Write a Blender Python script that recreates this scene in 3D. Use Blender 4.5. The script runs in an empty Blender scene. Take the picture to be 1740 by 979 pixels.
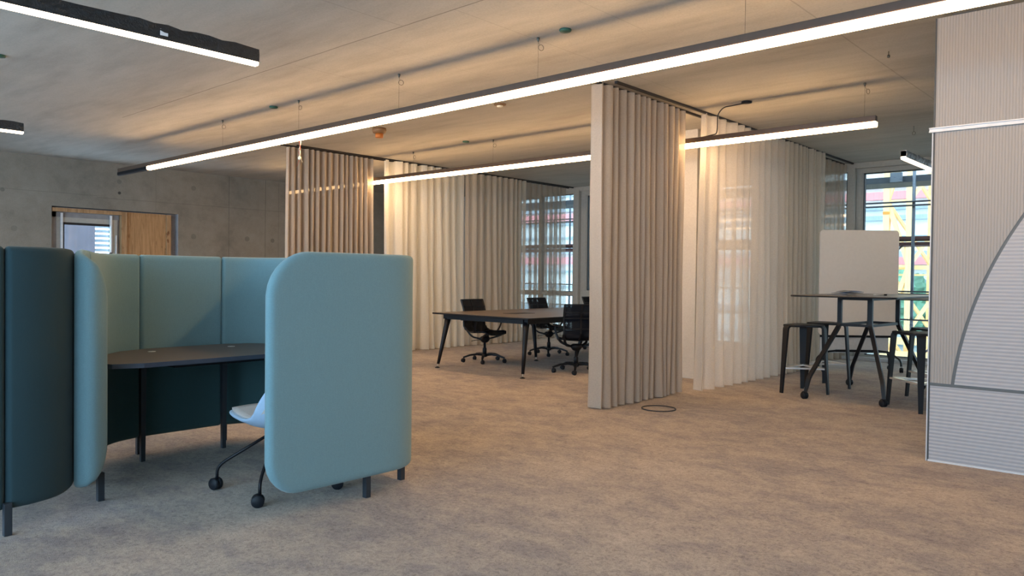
import bpy, bmesh, math, random
from math import sin, cos, pi, radians, sqrt, atan2
from mathutils import Vector, Matrix
random.seed(7)
scene = bpy.context.scene
COL = scene.collection

# ------------------------------------------------------------------ camera
cam_d = bpy.data.cameras.new('camera')
cam = bpy.data.objects.new('camera', cam_d)
COL.objects.link(cam)
_ya, _pi, _ro = radians(42.07), radians(0.957), radians(0.667)
_R0 = Vector((cos(_ya), sin(_ya), 0)); _F0 = Vector((-sin(_ya), cos(_ya), 0)); _Z = Vector((0, 0, 1))
_F = _F0 * cos(_pi) - _Z * sin(_pi); _U0 = _Z * cos(_pi) + _F0 * sin(_pi)
_R = _R0 * cos(_ro) + _U0 * sin(_ro); _U = -_R0 * sin(_ro) + _U0 * cos(_ro)
cam.matrix_world = Matrix(((_R.x, _U.x, -_F.x, 0), (_R.y, _U.y, -_F.y, 0), (_R.z, _U.z, -_F.z, 1.3), (0, 0, 0, 1)))
cam_d.sensor_width = 36.0
cam_d.lens = 1294.6 / 1740 * 36
cam_d.clip_start = 0.05; cam_d.clip_end = 300
scene.camera = cam

# ------------------------------------------------------------------ light, exposure
SKY = 9.6
world = bpy.data.worlds.new('sky'); scene.world = world
world.use_nodes = True
_bg = world.node_tree.nodes['Background']
_bg.inputs[0].default_value = (0.50, 0.74, 1.0, 1)
_bg.inputs[1].default_value = SKY
LED = (1.0, 0.61, 0.28); LED_POWER = 27.0
scene.view_settings.view_transform = 'Standard'
scene.view_settings.look = 'None'
scene.view_settings.gamma = 1.0
scene.view_settings.use_curve_mapping = False
scene.view_settings.exposure = 0.62
scene.cycles.use_denoising = True
scene.cycles.max_bounces = 9
scene.cycles.diffuse_bounces = 6
scene.cycles.transparent_max_bounces = 24
scene.cycles.sample_clamp_indirect = 6.0
scene.cycles.caustics_reflective = False
scene.cycles.caustics_refractive = False

HC = 3.19           # ceiling height
YF = 12.98          # far facade
XW = -14.26         # left wall
YN = -3.4           # facade behind the camera
XE = 4.2            # right end of the room

def portal(loc, rot, w, h):
    l = bpy.data.lights.new('window_daylight', 'AREA'); l.shape = 'RECTANGLE'; l.size = w; l.size_y = h
    l.energy = 1; l.cycles.is_portal = True
    o = bpy.data.objects.new('window_daylight', l); o.location = loc; o.rotation_euler = rot; COL.objects.link(o)

# ------------------------------------------------------------------ materials
def new_mat(name):
    m = bpy.data.materials.new(name); m.use_nodes = True
    nt = m.node_tree
    return m, nt, nt.nodes['Principled BSDF']

def ramp(nt, fac, stops):
    r = nt.nodes.new('ShaderNodeValToRGB')
    el = r.color_ramp.elements
    while len(el) < len(stops): el.new(0.5)
    for e, (p, c) in zip(el, stops):
        e.position = p; e.color = (*c, 1)
    nt.links.new(fac, r.inputs[0])
    return r.outputs[0]

def noise(nt, vec, scale, detail=4, rough=0.55, dist=0.0):
    n = nt.nodes.new('ShaderNodeTexNoise'); n.inputs['Scale'].default_value = scale
    n.inputs['Detail'].default_value = detail; n.inputs['Roughness'].default_value = rough
    n.inputs['Distortion'].default_value = dist
    if vec is not None: nt.links.new(vec, n.inputs['Vector'])
    return n.outputs['Fac']

def coords(nt, scale=(1, 1, 1), kind='Object', loc=(0, 0, 0)):
    t = nt.nodes.new('ShaderNodeTexCoord'); mp = nt.nodes.new('ShaderNodeMapping')
    mp.inputs['Scale'].default_value = scale; mp.inputs['Location'].default_value = loc
    nt.links.new(t.outputs[kind], mp.inputs[0])
    return mp.outputs[0]

def mix(nt, a, b, fac, mode='MIX'):
    m = nt.nodes.new('ShaderNodeMix'); m.data_type = 'RGBA'; m.blend_type = mode
    for s, v in ((6, a), (7, b), (0, fac)):
        if isinstance(v, (int, float)): m.inputs[s].default_value = v
        elif isinstance(v, tuple): m.inputs[s].default_value = (*v, 1)
        else: nt.links.new(v, m.inputs[s])
    return m.outputs[2]

def bump(nt, b, h, strength=0.3, dist=0.01):
    n = nt.nodes.new('ShaderNodeBump'); n.inputs['Strength'].default_value = strength
    n.inputs['Distance'].default_value = dist
    nt.links.new(h, n.inputs['Height']); nt.links.new(n.outputs[0], b.inputs['Normal'])

def math_n(nt, op, a, b=None, c=None):
    n = nt.nodes.new('ShaderNodeMath'); n.operation = op
    for i, v in enumerate((a, b, c)):
        if v is None: continue
        if isinstance(v, (int, float)): n.inputs[i].default_value = v
        else: nt.links.new(v, n.inputs[i])
    return n.outputs[0]

def plain(name, col, rough=0.5, metal=0.0, var=0.06, scale=25, bumps=0.0, spec=0.5):
    m, nt, b = new_mat(name)
    v = coords(nt)
    n = noise(nt, v, scale)
    lo = tuple(c * (1 - var) for c in col); hi = tuple(min(1, c * (1 + var)) for c in col)
    nt.links.new(ramp(nt, n, [(0.3, lo), (0.7, hi)]), b.inputs['Base Color'])
    b.inputs['Roughness'].default_value = rough; b.inputs['Metallic'].default_value = metal
    b.inputs['Specular IOR Level'].default_value = spec
    if bumps: bump(nt, b, n, bumps)
    return m

def fabric(name, col, var=0.10, sheen=0.25, scale=900):
    m, nt, b = new_mat(name)
    v = coords(nt)
    n = noise(nt, v, scale, 3, 0.7); n2 = noise(nt, coords(nt, (60, 60, 9)), 3, 3)
    n3 = noise(nt, coords(nt, (1, 1, 1)), 160, 2, 0.7)
    a = mix(nt, tuple(c * (1 - var) for c in col), tuple(min(1, c * (1 + var)) for c in col), math_n(nt, 'ADD', math_n(nt, 'MULTIPLY', n3, 0.7), math_n(nt, 'MULTIPLY', n2, 0.3)))
    nt.links.new(a, b.inputs['Base Color'])
    b.inputs['Roughness'].default_value = 0.95; b.inputs['Specular IOR Level'].default_value = 0.15
    b.inputs['Sheen Weight'].default_value = sheen; b.inputs['Sheen Roughness'].default_value = 0.5
    bump(nt, b, n, 0.35, 0.0015)
    return m

def concrete(name, c0, c1, c2, axes='xy', lines=(), stretch=(1, 1, 1), stain=0.5, holes=None):
    """lines: (axis, position, start, end, strength) joints left by the formwork boards"""
    m, nt, b = new_mat(name)
    v = coords(nt, stretch); v1 = coords(nt)
    big = noise(nt, v, 0.9, 6, 0.62, 0.6); mid = noise(nt, v, 6, 5, 0.6); fine = noise(nt, v1, 70, 3, 0.6)
    f = math_n(nt, 'ADD', math_n(nt, 'MULTIPLY', big, 0.62), math_n(nt, 'MULTIPLY', mid, 0.38))
    col = ramp(nt, f, [(0.30, c0), (0.5, c1), (0.72, c2)])
    col = mix(nt, col, ramp(nt, fine, [(0.35, (0.86, 0.86, 0.86)), (0.65, (1, 1, 1))]), 0.7, 'MULTIPLY')
    pores = ramp(nt, noise(nt, v1, 28, 2, 0.5), [(0.70, (1, 1, 1)), (0.78, (0.72, 0.70, 0.68))])
    col = mix(nt, col, pores, stain, 'MULTIPLY')
    sp = nt.nodes.new('ShaderNodeSeparateXYZ'); nt.links.new(coords(nt), sp.inputs[0])
    wob = math_n(nt, 'MULTIPLY', math_n(nt, 'SUBTRACT', noise(nt, v1, 2.2, 4), 0.5), 0.02)
    for ax, pos, s, e, st in lines:
        oth = {'x': 'y', 'y': 'x', 'z': 'y', 'v': 'z'}[ax]
        A = sp.outputs['xyz'.index('y' if ax == 'v' else ax)]; B = sp.outputs['xyz'.index(oth)]
        d = math_n(nt, 'ABSOLUTE', math_n(nt, 'ADD', math_n(nt, 'SUBTRACT', A, pos), wob))
        ln = math_n(nt, 'SUBTRACT', 1.0, math_n(nt, 'MINIMUM', math_n(nt, 'DIVIDE', d, 0.009), 1.0))
        rng = math_n(nt, 'MULTIPLY', math_n(nt, 'GREATER_THAN', B, s), math_n(nt, 'LESS_THAN', B, e))
        br = math_n(nt, 'MULTIPLY', math_n(nt, 'MULTIPLY', ln, rng), st)
        col = mix(nt, col, (0.10, 0.085, 0.07), br)
    if holes:
        for hy, hz, r, st in holes:
            cb = nt.nodes.new('ShaderNodeCombineXYZ')
            nt.links.new(math_n(nt, 'SUBTRACT', sp.outputs[1], hy), cb.inputs[0]); nt.links.new(math_n(nt, 'SUBTRACT', sp.outputs[2], hz), cb.inputs[1])
            ln = nt.nodes.new('ShaderNodeVectorMath'); ln.operation = 'LENGTH'; nt.links.new(cb.outputs[0], ln.inputs[0])
            k = math_n(nt, 'MULTIPLY', math_n(nt, 'LESS_THAN', math_n(nt, 'ADD', ln.outputs['Value'], math_n(nt, 'MULTIPLY', wob, 0.6)), r), st)
            col = mix(nt, col, (0.06, 0.055, 0.05), k)
    nt.links.new(col, b.inputs['Base Color'])
    b.inputs['Roughness'].default_value = 0.8; b.inputs['Specular IOR Level'].default_value = 0.25
    bump(nt, b, math_n(nt, 'ADD', mid, math_n(nt, 'MULTIPLY', fine, 0.3)), 0.25, 0.01)
    return m

def cloth(name, col, transl, transp, weave=True):
    m, nt, b = new_mat(name)
    nt.nodes.remove(b)
    out = nt.nodes['Material Output']
    n = noise(nt, coords(nt, (1, 1, 0.25)), 240, 3, 0.7); n2 = noise(nt, coords(nt, (1, 1, 3)), 60, 2)
    f = math_n(nt, 'MULTIPLY', math_n(nt, 'ADD', n, n2), 0.5)
    c = ramp(nt, f, [(0.35, tuple(x * 0.90 for x in col)), (0.65, tuple(min(1, x * 1.07) for x in col))])
    d = nt.nodes.new('ShaderNodeBsdfDiffuse'); t = nt.nodes.new('ShaderNodeBsdfTranslucent'); tr = nt.nodes.new('ShaderNodeBsdfTransparent')
    nt.links.new(c, d.inputs[0]); nt.links.new(c, t.inputs[0])
    m1 = nt.nodes.new('ShaderNodeMixShader'); m1.inputs[0].default_value = transl
    nt.links.new(d.outputs[0], m1.inputs[1]); nt.links.new(t.outputs[0], m1.inputs[2])
    m2 = nt.nodes.new('ShaderNodeMixShader'); m2.inputs[0].default_value = transp
    nt.links.new(m1.outputs[0], m2.inputs[1]); nt.links.new(tr.outputs[0], m2.inputs[2])
    nt.links.new(m2.outputs[0], out.inputs[0])
    return m

def glass(name, tint, gloss=0.06):
    m, nt, b = new_mat(name); nt.nodes.remove(b)
    out = nt.nodes['Material Output']
    tr = nt.nodes.new('ShaderNodeBsdfTransparent'); tr.inputs[0].default_value = (*tint, 1)
    g = nt.nodes.new('ShaderNodeBsdfGlossy'); g.inputs['Roughness'].default_value = 0.02
    m2 = nt.nodes.new('ShaderNodeMixShader'); m2.inputs[0].default_value = gloss
    nt.links.new(tr.outputs[0], m2.inputs[1]); nt.links.new(g.outputs[0], m2.inputs[2]); nt.links.new(m2.outputs[0], out.inputs[0])
    return m

def emit(name, col, s):
    m, nt, b = new_mat(name)
    b.inputs['Base Color'].default_value = (0.8, 0.8, 0.8, 1)
    b.inputs['Emission Color'].default_value = (*col, 1); b.inputs['Emission Strength'].default_value = s
    n = noise(nt, coords(nt), 3)
    nt.links.new(mix(nt, (0.78, 0.78, 0.78), (0.82, 0.82, 0.82), n), b.inputs['Base Color'])
    return m

def carpet():
    m, nt, b = new_mat('carpet')
    v = coords(nt, (1, 1, 1)); vs = coords(nt, (0.75, 1.0, 1))
    big = noise(nt, vs, 0.8, 9, 0.72, 0.2); mid = noise(nt, vs, 5.5, 8, 0.78, 0.3); fine = noise(nt, v, 42, 5, 0.8, 1.0); tiny = noise(nt, v, 190, 2, 0.7)
    f = math_n(nt, 'ADD', math_n(nt, 'MULTIPLY', big, 0.5), math_n(nt, 'MULTIPLY', mid, 0.5))
    c = ramp(nt, f, [(0.38, (0.25, 0.21, 0.205)), (0.46, (0.345, 0.29, 0.26)), (0.53, (0.445, 0.37, 0.305)), (0.64, (0.54, 0.455, 0.375))])
    c = mix(nt, c, ramp(nt, fine, [(0.36, (0.50, 0.49, 0.50)), (0.50, (0.95, 0.95, 0.95)), (0.66, (1.18, 1.17, 1.16))]), 0.8, 'MULTIPLY')
    c = mix(nt, c, ramp(nt, tiny, [(0.35, (0.65, 0.65, 0.65)), (0.65, (1.15, 1.15, 1.15))]), 0.6, 'MULTIPLY')
    nt.links.new(c, b.inputs['Base Color'])
    b.inputs['Roughness'].default_value = 1.0; b.inputs['Specular IOR Level'].default_value = 0.05
    b.inputs['Sheen Weight'].default_value = 0.15
    bump(nt, b, math_n(nt, 'ADD', fine, tiny), 0.6, 0.006)
    return m

def ribs(name, col, axis, pitch=0.0165, dark=0.72):
    m, nt, b = new_mat(name)
    sp = nt.nodes.new('ShaderNodeSeparateXYZ'); nt.links.new(coords(nt), sp.inputs[0])
    a = sp.outputs['xyz'.index(axis)]
    s = math_n(nt, 'SINE', math_n(nt, 'MULTIPLY', a, 2 * pi / pitch))
    n = noise(nt, coords(nt, (6, 1, 6) if axis == 'x' else (1, 1, 6)), 40, 3)
    g = math_n(nt, 'ADD', math_n(nt, 'MULTIPLY', math_n(nt, 'ADD', s, 1.0), 0.4), math_n(nt, 'MULTIPLY', n, 0.3))
    c = ramp(nt, g, [(0.10, tuple(x * dark for x in col)), (0.42, col), (1.0, tuple(min(1, x * 1.05) for x in col))])
    nt.links.new(c, b.inputs['Base Color']); b.inputs['Roughness'].default_value = 0.85
    b.inputs['Specular IOR Level'].default_value = 0.2
    bump(nt, b, s, 0.5, 0.003)
    return m

def wood(name, c0, c1, knots=()):
    m, nt, b = new_mat(name)
    n = noise(nt, coords(nt, (1, 1, 0.09)), 26, 6, 0.6, 1.2)
    c = ramp(nt, n, [(0.32, c0), (0.62, c1)])
    k = ramp(nt, noise(nt, coords(nt, (1, 1, 0.6)), 9, 2, 0.5), [(0.66, (1, 1, 1)), (0.74, (0.35, 0.2, 0.1))])
    nt.links.new(mix(nt, c, k, 0.8, 'MULTIPLY'), b.inputs['Base Color']); b.inputs['Roughness'].default_value = 0.7
    bump(nt, b, n, 0.2)
    return m

CEIL_LINES = [('y', 3.765, -9.9, -3.3, 0.8), ('y', 8.9, -14, 4, 0.25), ('y', 11.6, -14, 4, 0.35)]
CEIL_LINES += [('x', x, a, b, s) for x, a, b, s in ((-3.98, 3.76, 7.2, .22), (-4.55, -1, 3.76, .28), (-6.15, 3.76, 6.1, .22), (-7.9, 3.0, 6.6, .16), (-9.9, 1, 3.76, .2), (-2.1, 3.9, 9.9, .4), (-3.2, 1, 5.0, .2), (-5.1, 3.76, 12.9, .14), (-8.6, 6, 12.9, .16), (-12.3, 2, 12, .2))]
M_CEIL = concrete('ceiling_concrete', (0.33, 0.305, 0.27), (0.46, 0.435, 0.39), (0.56, 0.53, 0.48), lines=CEIL_LINES, stretch=(0.22, 1, 1), stain=0.5)
WALL_LINES = [('v', 7.43, -1, 4, .75), ('v', 8.22, -1, 4, .75), ('v', 8.52, -1, 4, .4), ('z', 2.57, 5.0, 9.0, .4), ('z', 2.60, -3, 5.0, .35), ('v', 6.01, 2.4, 3.2, .3), ('v', 2.9, -1, 4, .5)]
HOLES = [(5.374, 2.679, .028, .95), (6.716, 2.887, .045, .3), (6.72, 1.968, .05, .3), (7.82, 1.971, .05, .35), (8.385, 1.959, .045, .4), (3.757, 1.967, .045, .2), (3.724, 2.231, .04, .1), (3.593, 2.579, .03, .4), (5.37, 2.878, .04, .3), (7.47, 2.08, .05, .12)]
M_WALL = concrete('wall_concrete', (0.20, 0.18, 0.15), (0.275, 0.25, 0.21), (0.34, 0.31, 0.265), lines=WALL_LINES, stretch=(1, 1, 1), stain=0.4, holes=HOLES)
M_COLUMN = concrete('column_concrete', (0.50, 0.46, 0.41), (0.56, 0.52, 0.46), (0.60, 0.56, 0.50))
M_REVEAL = plain('reveal_concrete', (0.30, 0.30, 0.31), 0.9, var=0.15, scale=6)
M_CARPET = carpet()
M_PLASTER = plain('facade_panel', (0.42, 0.41, 0.38), 0.7)
M_FRAME = plain('window_frame_paint', (0.44, 0.44, 0.41), 0.45)
M_GASKET = plain('black_gasket', (0.012, 0.012, 0.015), 0.6)
M_GLASS = glass('tinted_glass', (0.57, 0.55, 0.51))
M_GLASS_CLEAR = glass('clear_glass', (0.88, 0.9, 0.9))
M_SILL = plain('sill_white', (0.62, 0.64, 0.66), 0.4)
M_BLACK = plain('black_powder_coat', (0.007, 0.0075, 0.010), 0.45, spec=0.3)
M_BLACK2 = plain('black_plastic', (0.006, 0.0065, 0.009), 0.5, spec=0.3)
M_CASTER = plain('caster_rubber', (0.008, 0.010, 0.014), 0.55, spec=0.3)
M_CHROME = plain('chrome', (0.85, 0.84, 0.82), 0.28, 0.85, var=0.03)
M_TRACK = plain('black_rail', (0.012, 0.010, 0.012), 0.6)
M_HOUSING = plain('light_housing', (0.075, 0.045, 0.030), 0.4)
M_HOUSING_D = plain('light_housing_dark', (0.006, 0.006, 0.008), 0.5, spec=0.2)
M_FILM = None
M_LED = emit('led_diffuser', LED, LED_POWER)
M_LED_S = emit('led_diffuser_side_rows', (1.0, 0.74, 0.46), 8.0)
M_OPAL = plain('opal_diffuser_off', (0.6, 0.6, 0.6), 0.4)
M_BOOTH = fabric('booth_wool_blue_green', (0.178, 0.298, 0.328), var=0.2)
M_BOOTH_D = fabric('booth_wool_petrol', (0.028, 0.056, 0.066), sheen=0.1)
M_DESK = plain('desk_laminate', (0.125, 0.098, 0.085), 0.4, var=0.05, scale=60)
M_DESK_E = plain('desk_edge', (0.045, 0.055, 0.08), 0.5)
M_BOOTHLEG = plain('booth_leg', (0.022, 0.028, 0.036), 0.5)
M_SHELL = plain('chair_shell_pale_blue', (0.42, 0.57, 0.74), 0.5, var=0.03)
M_PAD = fabric('chair_seat_felt', (0.52, 0.47, 0.43))
M_TABLE = plain('table_top_linoleum', (0.105, 0.085, 0.075), 0.38, var=0.05, scale=40)
M_BARTOP = plain('bar_top_laminate', (0.10, 0.095, 0.10), 0.35, var=0.05)
M_STOOL = plain('stool_black_stain', (0.010, 0.011, 0.014), 0.5, spec=0.3)
M_STOOLSEAT = plain('stool_seat', (0.02, 0.022, 0.025), 0.5)
M_CURT_H = cloth('curtain_heavy_linen', (0.52, 0.455, 0.385), 0.25, 0.02)
M_CURT_S = cloth('curtain_sheer', (0.95, 0.92, 0.86), 0.45, 0.14)
M_CURT_C = cloth('curtain_voile', (0.90, 0.85, 0.78), 0.48, 0.50)
M_CURT_I = cloth('curtain_net', (0.50, 0.44, 0.37), 0.35, 0.40)
M_CURT_G = cloth('curtain_fine_linen', (0.72, 0.67, 0.59), 0.40, 0.18)
M_RIBV = ribs('panel_vertical_ribs', (0.345, 0.318, 0.295), 'x', 0.0183, 0.80)
M_RIBH = ribs('panel_horizontal_ribs', (0.40, 0.39, 0.40), 'z', 0.0255, 0.90)
M_GROOVE = plain('panel_groove', (0.105, 0.11, 0.11), 0.6)
M_ALU = plain('aluminium_rail', (0.60, 0.60, 0.61), 0.3, 0.0)
M_EDGE = plain('panel_edge', (0.06, 0.06, 0.06), 0.6)
M_EDGE_L = plain('panel_edge_light', (0.55, 0.55, 0.56), 0.6)
M_WHITEBOARD = plain('whiteboard_surface', (0.82, 0.76, 0.70), 0.3, var=0.02)
M_TIMBER = wood('formwork_timber', (0.30, 0.165, 0.075), (0.50, 0.31, 0.16))
M_PLY = wood('plywood', (0.33, 0.18, 0.075), (0.52, 0.31, 0.15))
M_STRAP = plain('white_bracket', (0.8, 0.82, 0.85), 0.4)
M_PAPER = plain('printed_paper', (0.16, 0.19, 0.25), 0.5, var=0.5, scale=9)
M_PAPER_W = plain('white_paper', (0.7, 0.7, 0.7), 0.6)
M_ORANGE = plain('orange_cap', (0.55, 0.17, 0.03), 0.5)
M_DETECT = plain('detector_brown', (0.20, 0.11, 0.05), 0.5)
M_GREEN = plain('green_cap', (0.02, 0.09, 0.06), 0.5)
M_WIRE = plain('steel_wire', (0.10, 0.09, 0.07), 0.4, 0.6)
M_RED = plain('red_wire', (0.5, 0.06, 0.02), 0.5)
M_CREAM = plain('cream_plastic', (0.85, 0.78, 0.6), 0.5)
M_RING = plain('floor_ring', (0.035, 0.035, 0.04), 0.6)
M_CRANE = plain('crane_yellow', (0.95, 0.66, 0.32), 0.6)
M_CRANE_O = plain('crane_orange', (0.75, 0.28, 0.04), 0.5)
M_STEEL = plain('scaffold_steel', (0.20, 0.24, 0.30), 0.5, 0.2)
M_STEEL_D = plain('scaffold_dark', (0.06, 0.075, 0.095), 0.6)
M_PLANK = plain('scaffold_plank', (0.14, 0.055, 0.06), 0.8, var=0.3)
M_REDBAR = plain('red_barrier', (0.85, 0.32, 0.34), 0.6)
M_WHITEWALL = plain('far_building_white', (0.86, 0.90, 0.90), 0.8, var=0.04, scale=.5)
M_BAND = plain('far_building_band', (0.36, 0.46, 0.54), 0.7)
M_LILAC = plain('lilac_concrete_shaded', (0.075, 0.062, 0.070), 0.9, var=0.12, scale=4)  # lilac wall darkened, courtyard shade is put into its colour
M_LOUVRE = plain('pale_louvre_shaded', (0.16, 0.18, 0.19), 0.5)  # slats darkened too, their colour stands in for shade
M_TREE = plain('tree_leaves', (0.16, 0.34, 0.24), 0.8, var=0.5, scale=3)
M_BARK = plain('bark', (0.10, 0.07, 0.05), 0.9)
M_GROUND = plain('outside_ground', (0.35, 0.38, 0.36), 0.9)
def film_mat():
    m, nt, b = new_mat('black_protective_film')
    n = noise(nt, coords(nt, (3, 1, 3)), 7, 5, 0.7, 2.5)
    c = ramp(nt, n, [(0.35, (0.006, 0.006, 0.007)), (0.62, (0.018, 0.017, 0.018)), (0.76, (0.12, 0.10, 0.08))])
    nt.links.new(c, b.inputs['Base Color']); b.inputs['Roughness'].default_value = 0.28
    bump(nt, b, n, 0.9, 0.03)
    return m
M_FILM = film_mat()
M_FILM_G = plain('grey_protective_film', (0.25, 0.26, 0.28), 0.25, var=0.7, scale=14, bumps=0.8)

# ------------------------------------------------------------------ mesh builder
class MB:
    def __init__(s): s.v = []; s.f = []; s.m = []; s.sm = []
    def add(s, vs, fs, m=0, smooth=False, M=None):
        n = len(s.v)
        for p in vs:
            p = Vector(p)
            s.v.append(tuple(M @ p) if M else tuple(p))
        for f in fs: s.f.append([n + i for i in f]); s.m.append(m); s.sm.append(smooth)
        return s
    def box(s, x0, x1, y0, y1, z0, z1, m=0, M=None, bev=0.0):
        if bev:
            bm = bmesh.new(); bmesh.ops.create_cube(bm, size=1)
            for v in bm.verts: v.co = Vector(((x0 + x1) / 2 + v.co.x * (x1 - x0), (y0 + y1) / 2 + v.co.y * (y1 - y0), (z0 + z1) / 2 + v.co.z * (z1 - z0)))
            bmesh.ops.bevel(bm, geom=bm.edges[:], offset=bev, segments=2, affect='EDGES', profile=0.6)
            bm.verts.ensure_lookup_table(); bm.verts.index_update()
            s.add([v.co.copy() for v in bm.verts], [[v.index for v in f.verts] for f in bm.faces], m, False, M); bm.free(); return s
        vs = [(x, y, z) for x in (x0, x1) for y in (y0, y1) for z in (z0, z1)]
        return s.add(vs, [(0, 1, 3, 2), (4, 6, 7, 5), (0, 4, 5, 1), (2, 3, 7, 6), (0, 2, 6, 4), (1, 5, 7, 3)], m, False, M)
    def tube(s, pts, r, n=10, m=0, closed=False, M=None, cap=True, sq=None):
        """r: number or list; sq=(a,b) makes a flat section of half sizes a, b"""
        P = [Vector(p) for p in pts]; N = len(P); up = None; rings = []
        for i, p in enumerate(P):
            if closed: t = P[(i + 1) % N] - P[i - 1]
            else: t = P[min(i + 1, N - 1)] - P[max(i - 1, 0)]
            t.normalize()
            if up is None:
                up = Vector((0, 0, 1)) if abs(t.z) < 0.9 else Vector((1, 0, 0))
            side = t.cross(up); side.normalize(); up = side.cross(t); up.normalize()
            ri = r[i] if isinstance(r, (list, tuple)) else r
            if sq:
                a, b2 = (sq[i] if isinstance(sq[0], (list, tuple)) else sq)
                rings.append([p + side * a * cx + up * b2 * cy for cx, cy in ((-1, -1), (1, -1), (1, 1), (-1, 1))])
            else:
                rings.append([p + side * ri * cos(2 * pi * k / n) + up * ri * sin(2 * pi * k / n) for k in range(n)])
        n = 4 if sq else n
        vs = [v for rg in rings for v in rg]; fs = []
        for i in range(N if closed else N - 1):
            j = (i + 1) % N
            for k in range(n):
                l = (k + 1) % n
                fs.append((i * n + k, i * n + l, j * n + l, j * n + k))
        s.add(vs, fs, m, not sq, M)
        if cap and not closed:
            s.add(rings[0], [tuple(range(n))[::-1]], m, False, M); s.add(rings[-1], [tuple(range(n))], m, False, M)
        return s
    def lathe(s, prof, n=24, m=0, M=None, smooth=True):
        vs = []; fs = []
        for r, z in prof:
            for k in range(n): vs.append((r * cos(2 * pi * k / n), r * sin(2 * pi * k / n), z))
        for i in range(len(prof) - 1):
            for k in range(n):
                l = (k + 1) % n; fs.append((i * n + k, i * n + l, (i + 1) * n + l, (i + 1) * n + k))
        fs.append(tuple(range(n))[::-1]); fs.append(tuple((len(prof) - 1) * n + k for k in range(n)))
        return s.add(vs, fs, m, smooth, M)
    def prism(s, poly, z0, z1, m=0, M=None, m_side=None, bev=0.0):
        n = len(poly)
        c = [sum(p[0] for p in poly) / n, sum(p[1] for p in poly) / n]
        def ins(p, d):
            v = Vector((p[0] - c[0], p[1] - c[1])); L = v.length; v *= (L - d) / L; return (c[0] + v.x, c[1] + v.y)
        rings = [([ins(p, bev) for p in poly], z0), (poly, z0 + bev), (poly, z1 - bev), ([ins(p, bev) for p in poly], z1)] if bev else [(poly, z0), (poly, z1)]
        vs = [(p[0], p[1], z) for ring, z in rings for p in ring]
        k = len(rings)
        side = [(r * n + i, r * n + (i + 1) % n, (r + 1) * n + (i + 1) % n, (r + 1) * n + i) for r in range(k - 1) for i in range(n)]
        s.add(vs, side, m if m_side is None else m_side, False, M)
        s.add([vs[(k - 1) * n + i] for i in range(n)], [tuple(range(n))], m, False, M)
        s.add([vs[i] for i in range(n)], [tuple(range(n))[::-1]], m if m_side is None else m_side, False, M)
        return s
    def build(s, name, mats, parent=None, loc=(0, 0, 0), rotz=0.0, autosmooth=False):
        me = bpy.data.meshes.new(name); me.from_pydata(s.v, [], s.f)
        for mt in (mats if isinstance(mats, (list, tuple)) else [mats]): me.materials.append(mt)
        for p, mi, sm in zip(me.polygons, s.m, s.sm): p.material_index = mi; p.use_smooth = sm
        me.update()
        bm = bmesh.new(); bm.from_mesh(me); bmesh.ops.remove_doubles(bm, verts=bm.verts[:], dist=1e-5)
        bmesh.ops.recalc_face_normals(bm, faces=bm.faces[:]); bm.to_mesh(me); bm.free()
        o = bpy.data.objects.new(name, me); COL.objects.link(o); o.location = loc; o.rotation_euler = (0, 0, rotz)
        if parent: o.parent = parent
        return o

def tag(o, label=None, cat=None, group=None, kind=None):
    if label: o['label'] = label
    if cat: o['category'] = cat
    if group: o['group'] = group
    if kind: o['kind'] = kind
    return o
def thing(name, label, cat, loc=(0, 0, 0), rotz=0, group=None):
    o = bpy.data.objects.new(name, None); COL.objects.link(o); o.location = loc; o.rotation_euler = (0, 0, rotz)
    o.empty_display_size = 0.1
    return tag(o, label, cat, group)
def struct(mb, name, mat, parent=None):
    o = mb.build(name, mat, parent)
    if parent is None: o['kind'] = 'structure'
    return o
def dup(root, loc=None, rotz=None, label=None, parent=None):
    c = root.copy(); COL.objects.link(c)
    if parent is not None: c.parent = parent; c.matrix_parent_inverse = root.matrix_parent_inverse
    if loc is not None: c.location = loc
    if rotz is not None: c.rotation_euler = (0, 0, rotz)
    if label: c['label'] = label
    for ch in list(root.children): dup(ch, parent=c)
    return c
def rrect(x0, x1, y0, y1, r, n=6):
    pts = []
    for cx, cy, a in ((x1 - r, y1 - r, 0), (x0 + r, y1 - r, 90), (x0 + r, y0 + r, 180), (x1 - r, y0 + r, 270)):
        for k in range(n + 1):
            t = radians(a + 90 * k / n); pts.append((cx + r * cos(t), cy + r * sin(t)))
    return pts
def arc(c, r, a0, a1, n=8):
    return [(c[0] + r * cos(radians(a0 + (a1 - a0) * k / n)), c[1] + r * sin(radians(a0 + (a1 - a0) * k / n))) for k in range(n + 1)]
def rounded(pts, r, n=6):
    """3-D polyline with its inner corners rounded"""
    P = [Vector(p) for p in pts]; out = [P[0]]
    for i in range(1, len(P) - 1):
        a, b, c = P[i - 1], P[i], P[i + 1]
        d1 = (a - b); d2 = (c - b); k = min(r, d1.length * .45, d2.length * .45)
        p = b + d1.normalized() * k; q = b + d2.normalized() * k
        for j in range(n + 1):
            t = j / n; out.append(p * (1 - t) ** 2 + b * 2 * t * (1 - t) + q * t * t)
    return out + [P[-1]]

# ================================================================== the room
struct(MB().box(XW - .3, XE + .3, YN - .3, YF + .35, -0.25, 0.0), 'floor', M_CARPET)
struct(MB().box(XW - .3, XE + .3, YN - .3, YF + .35, HC, HC + .3), 'ceiling', M_CEIL)
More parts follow.
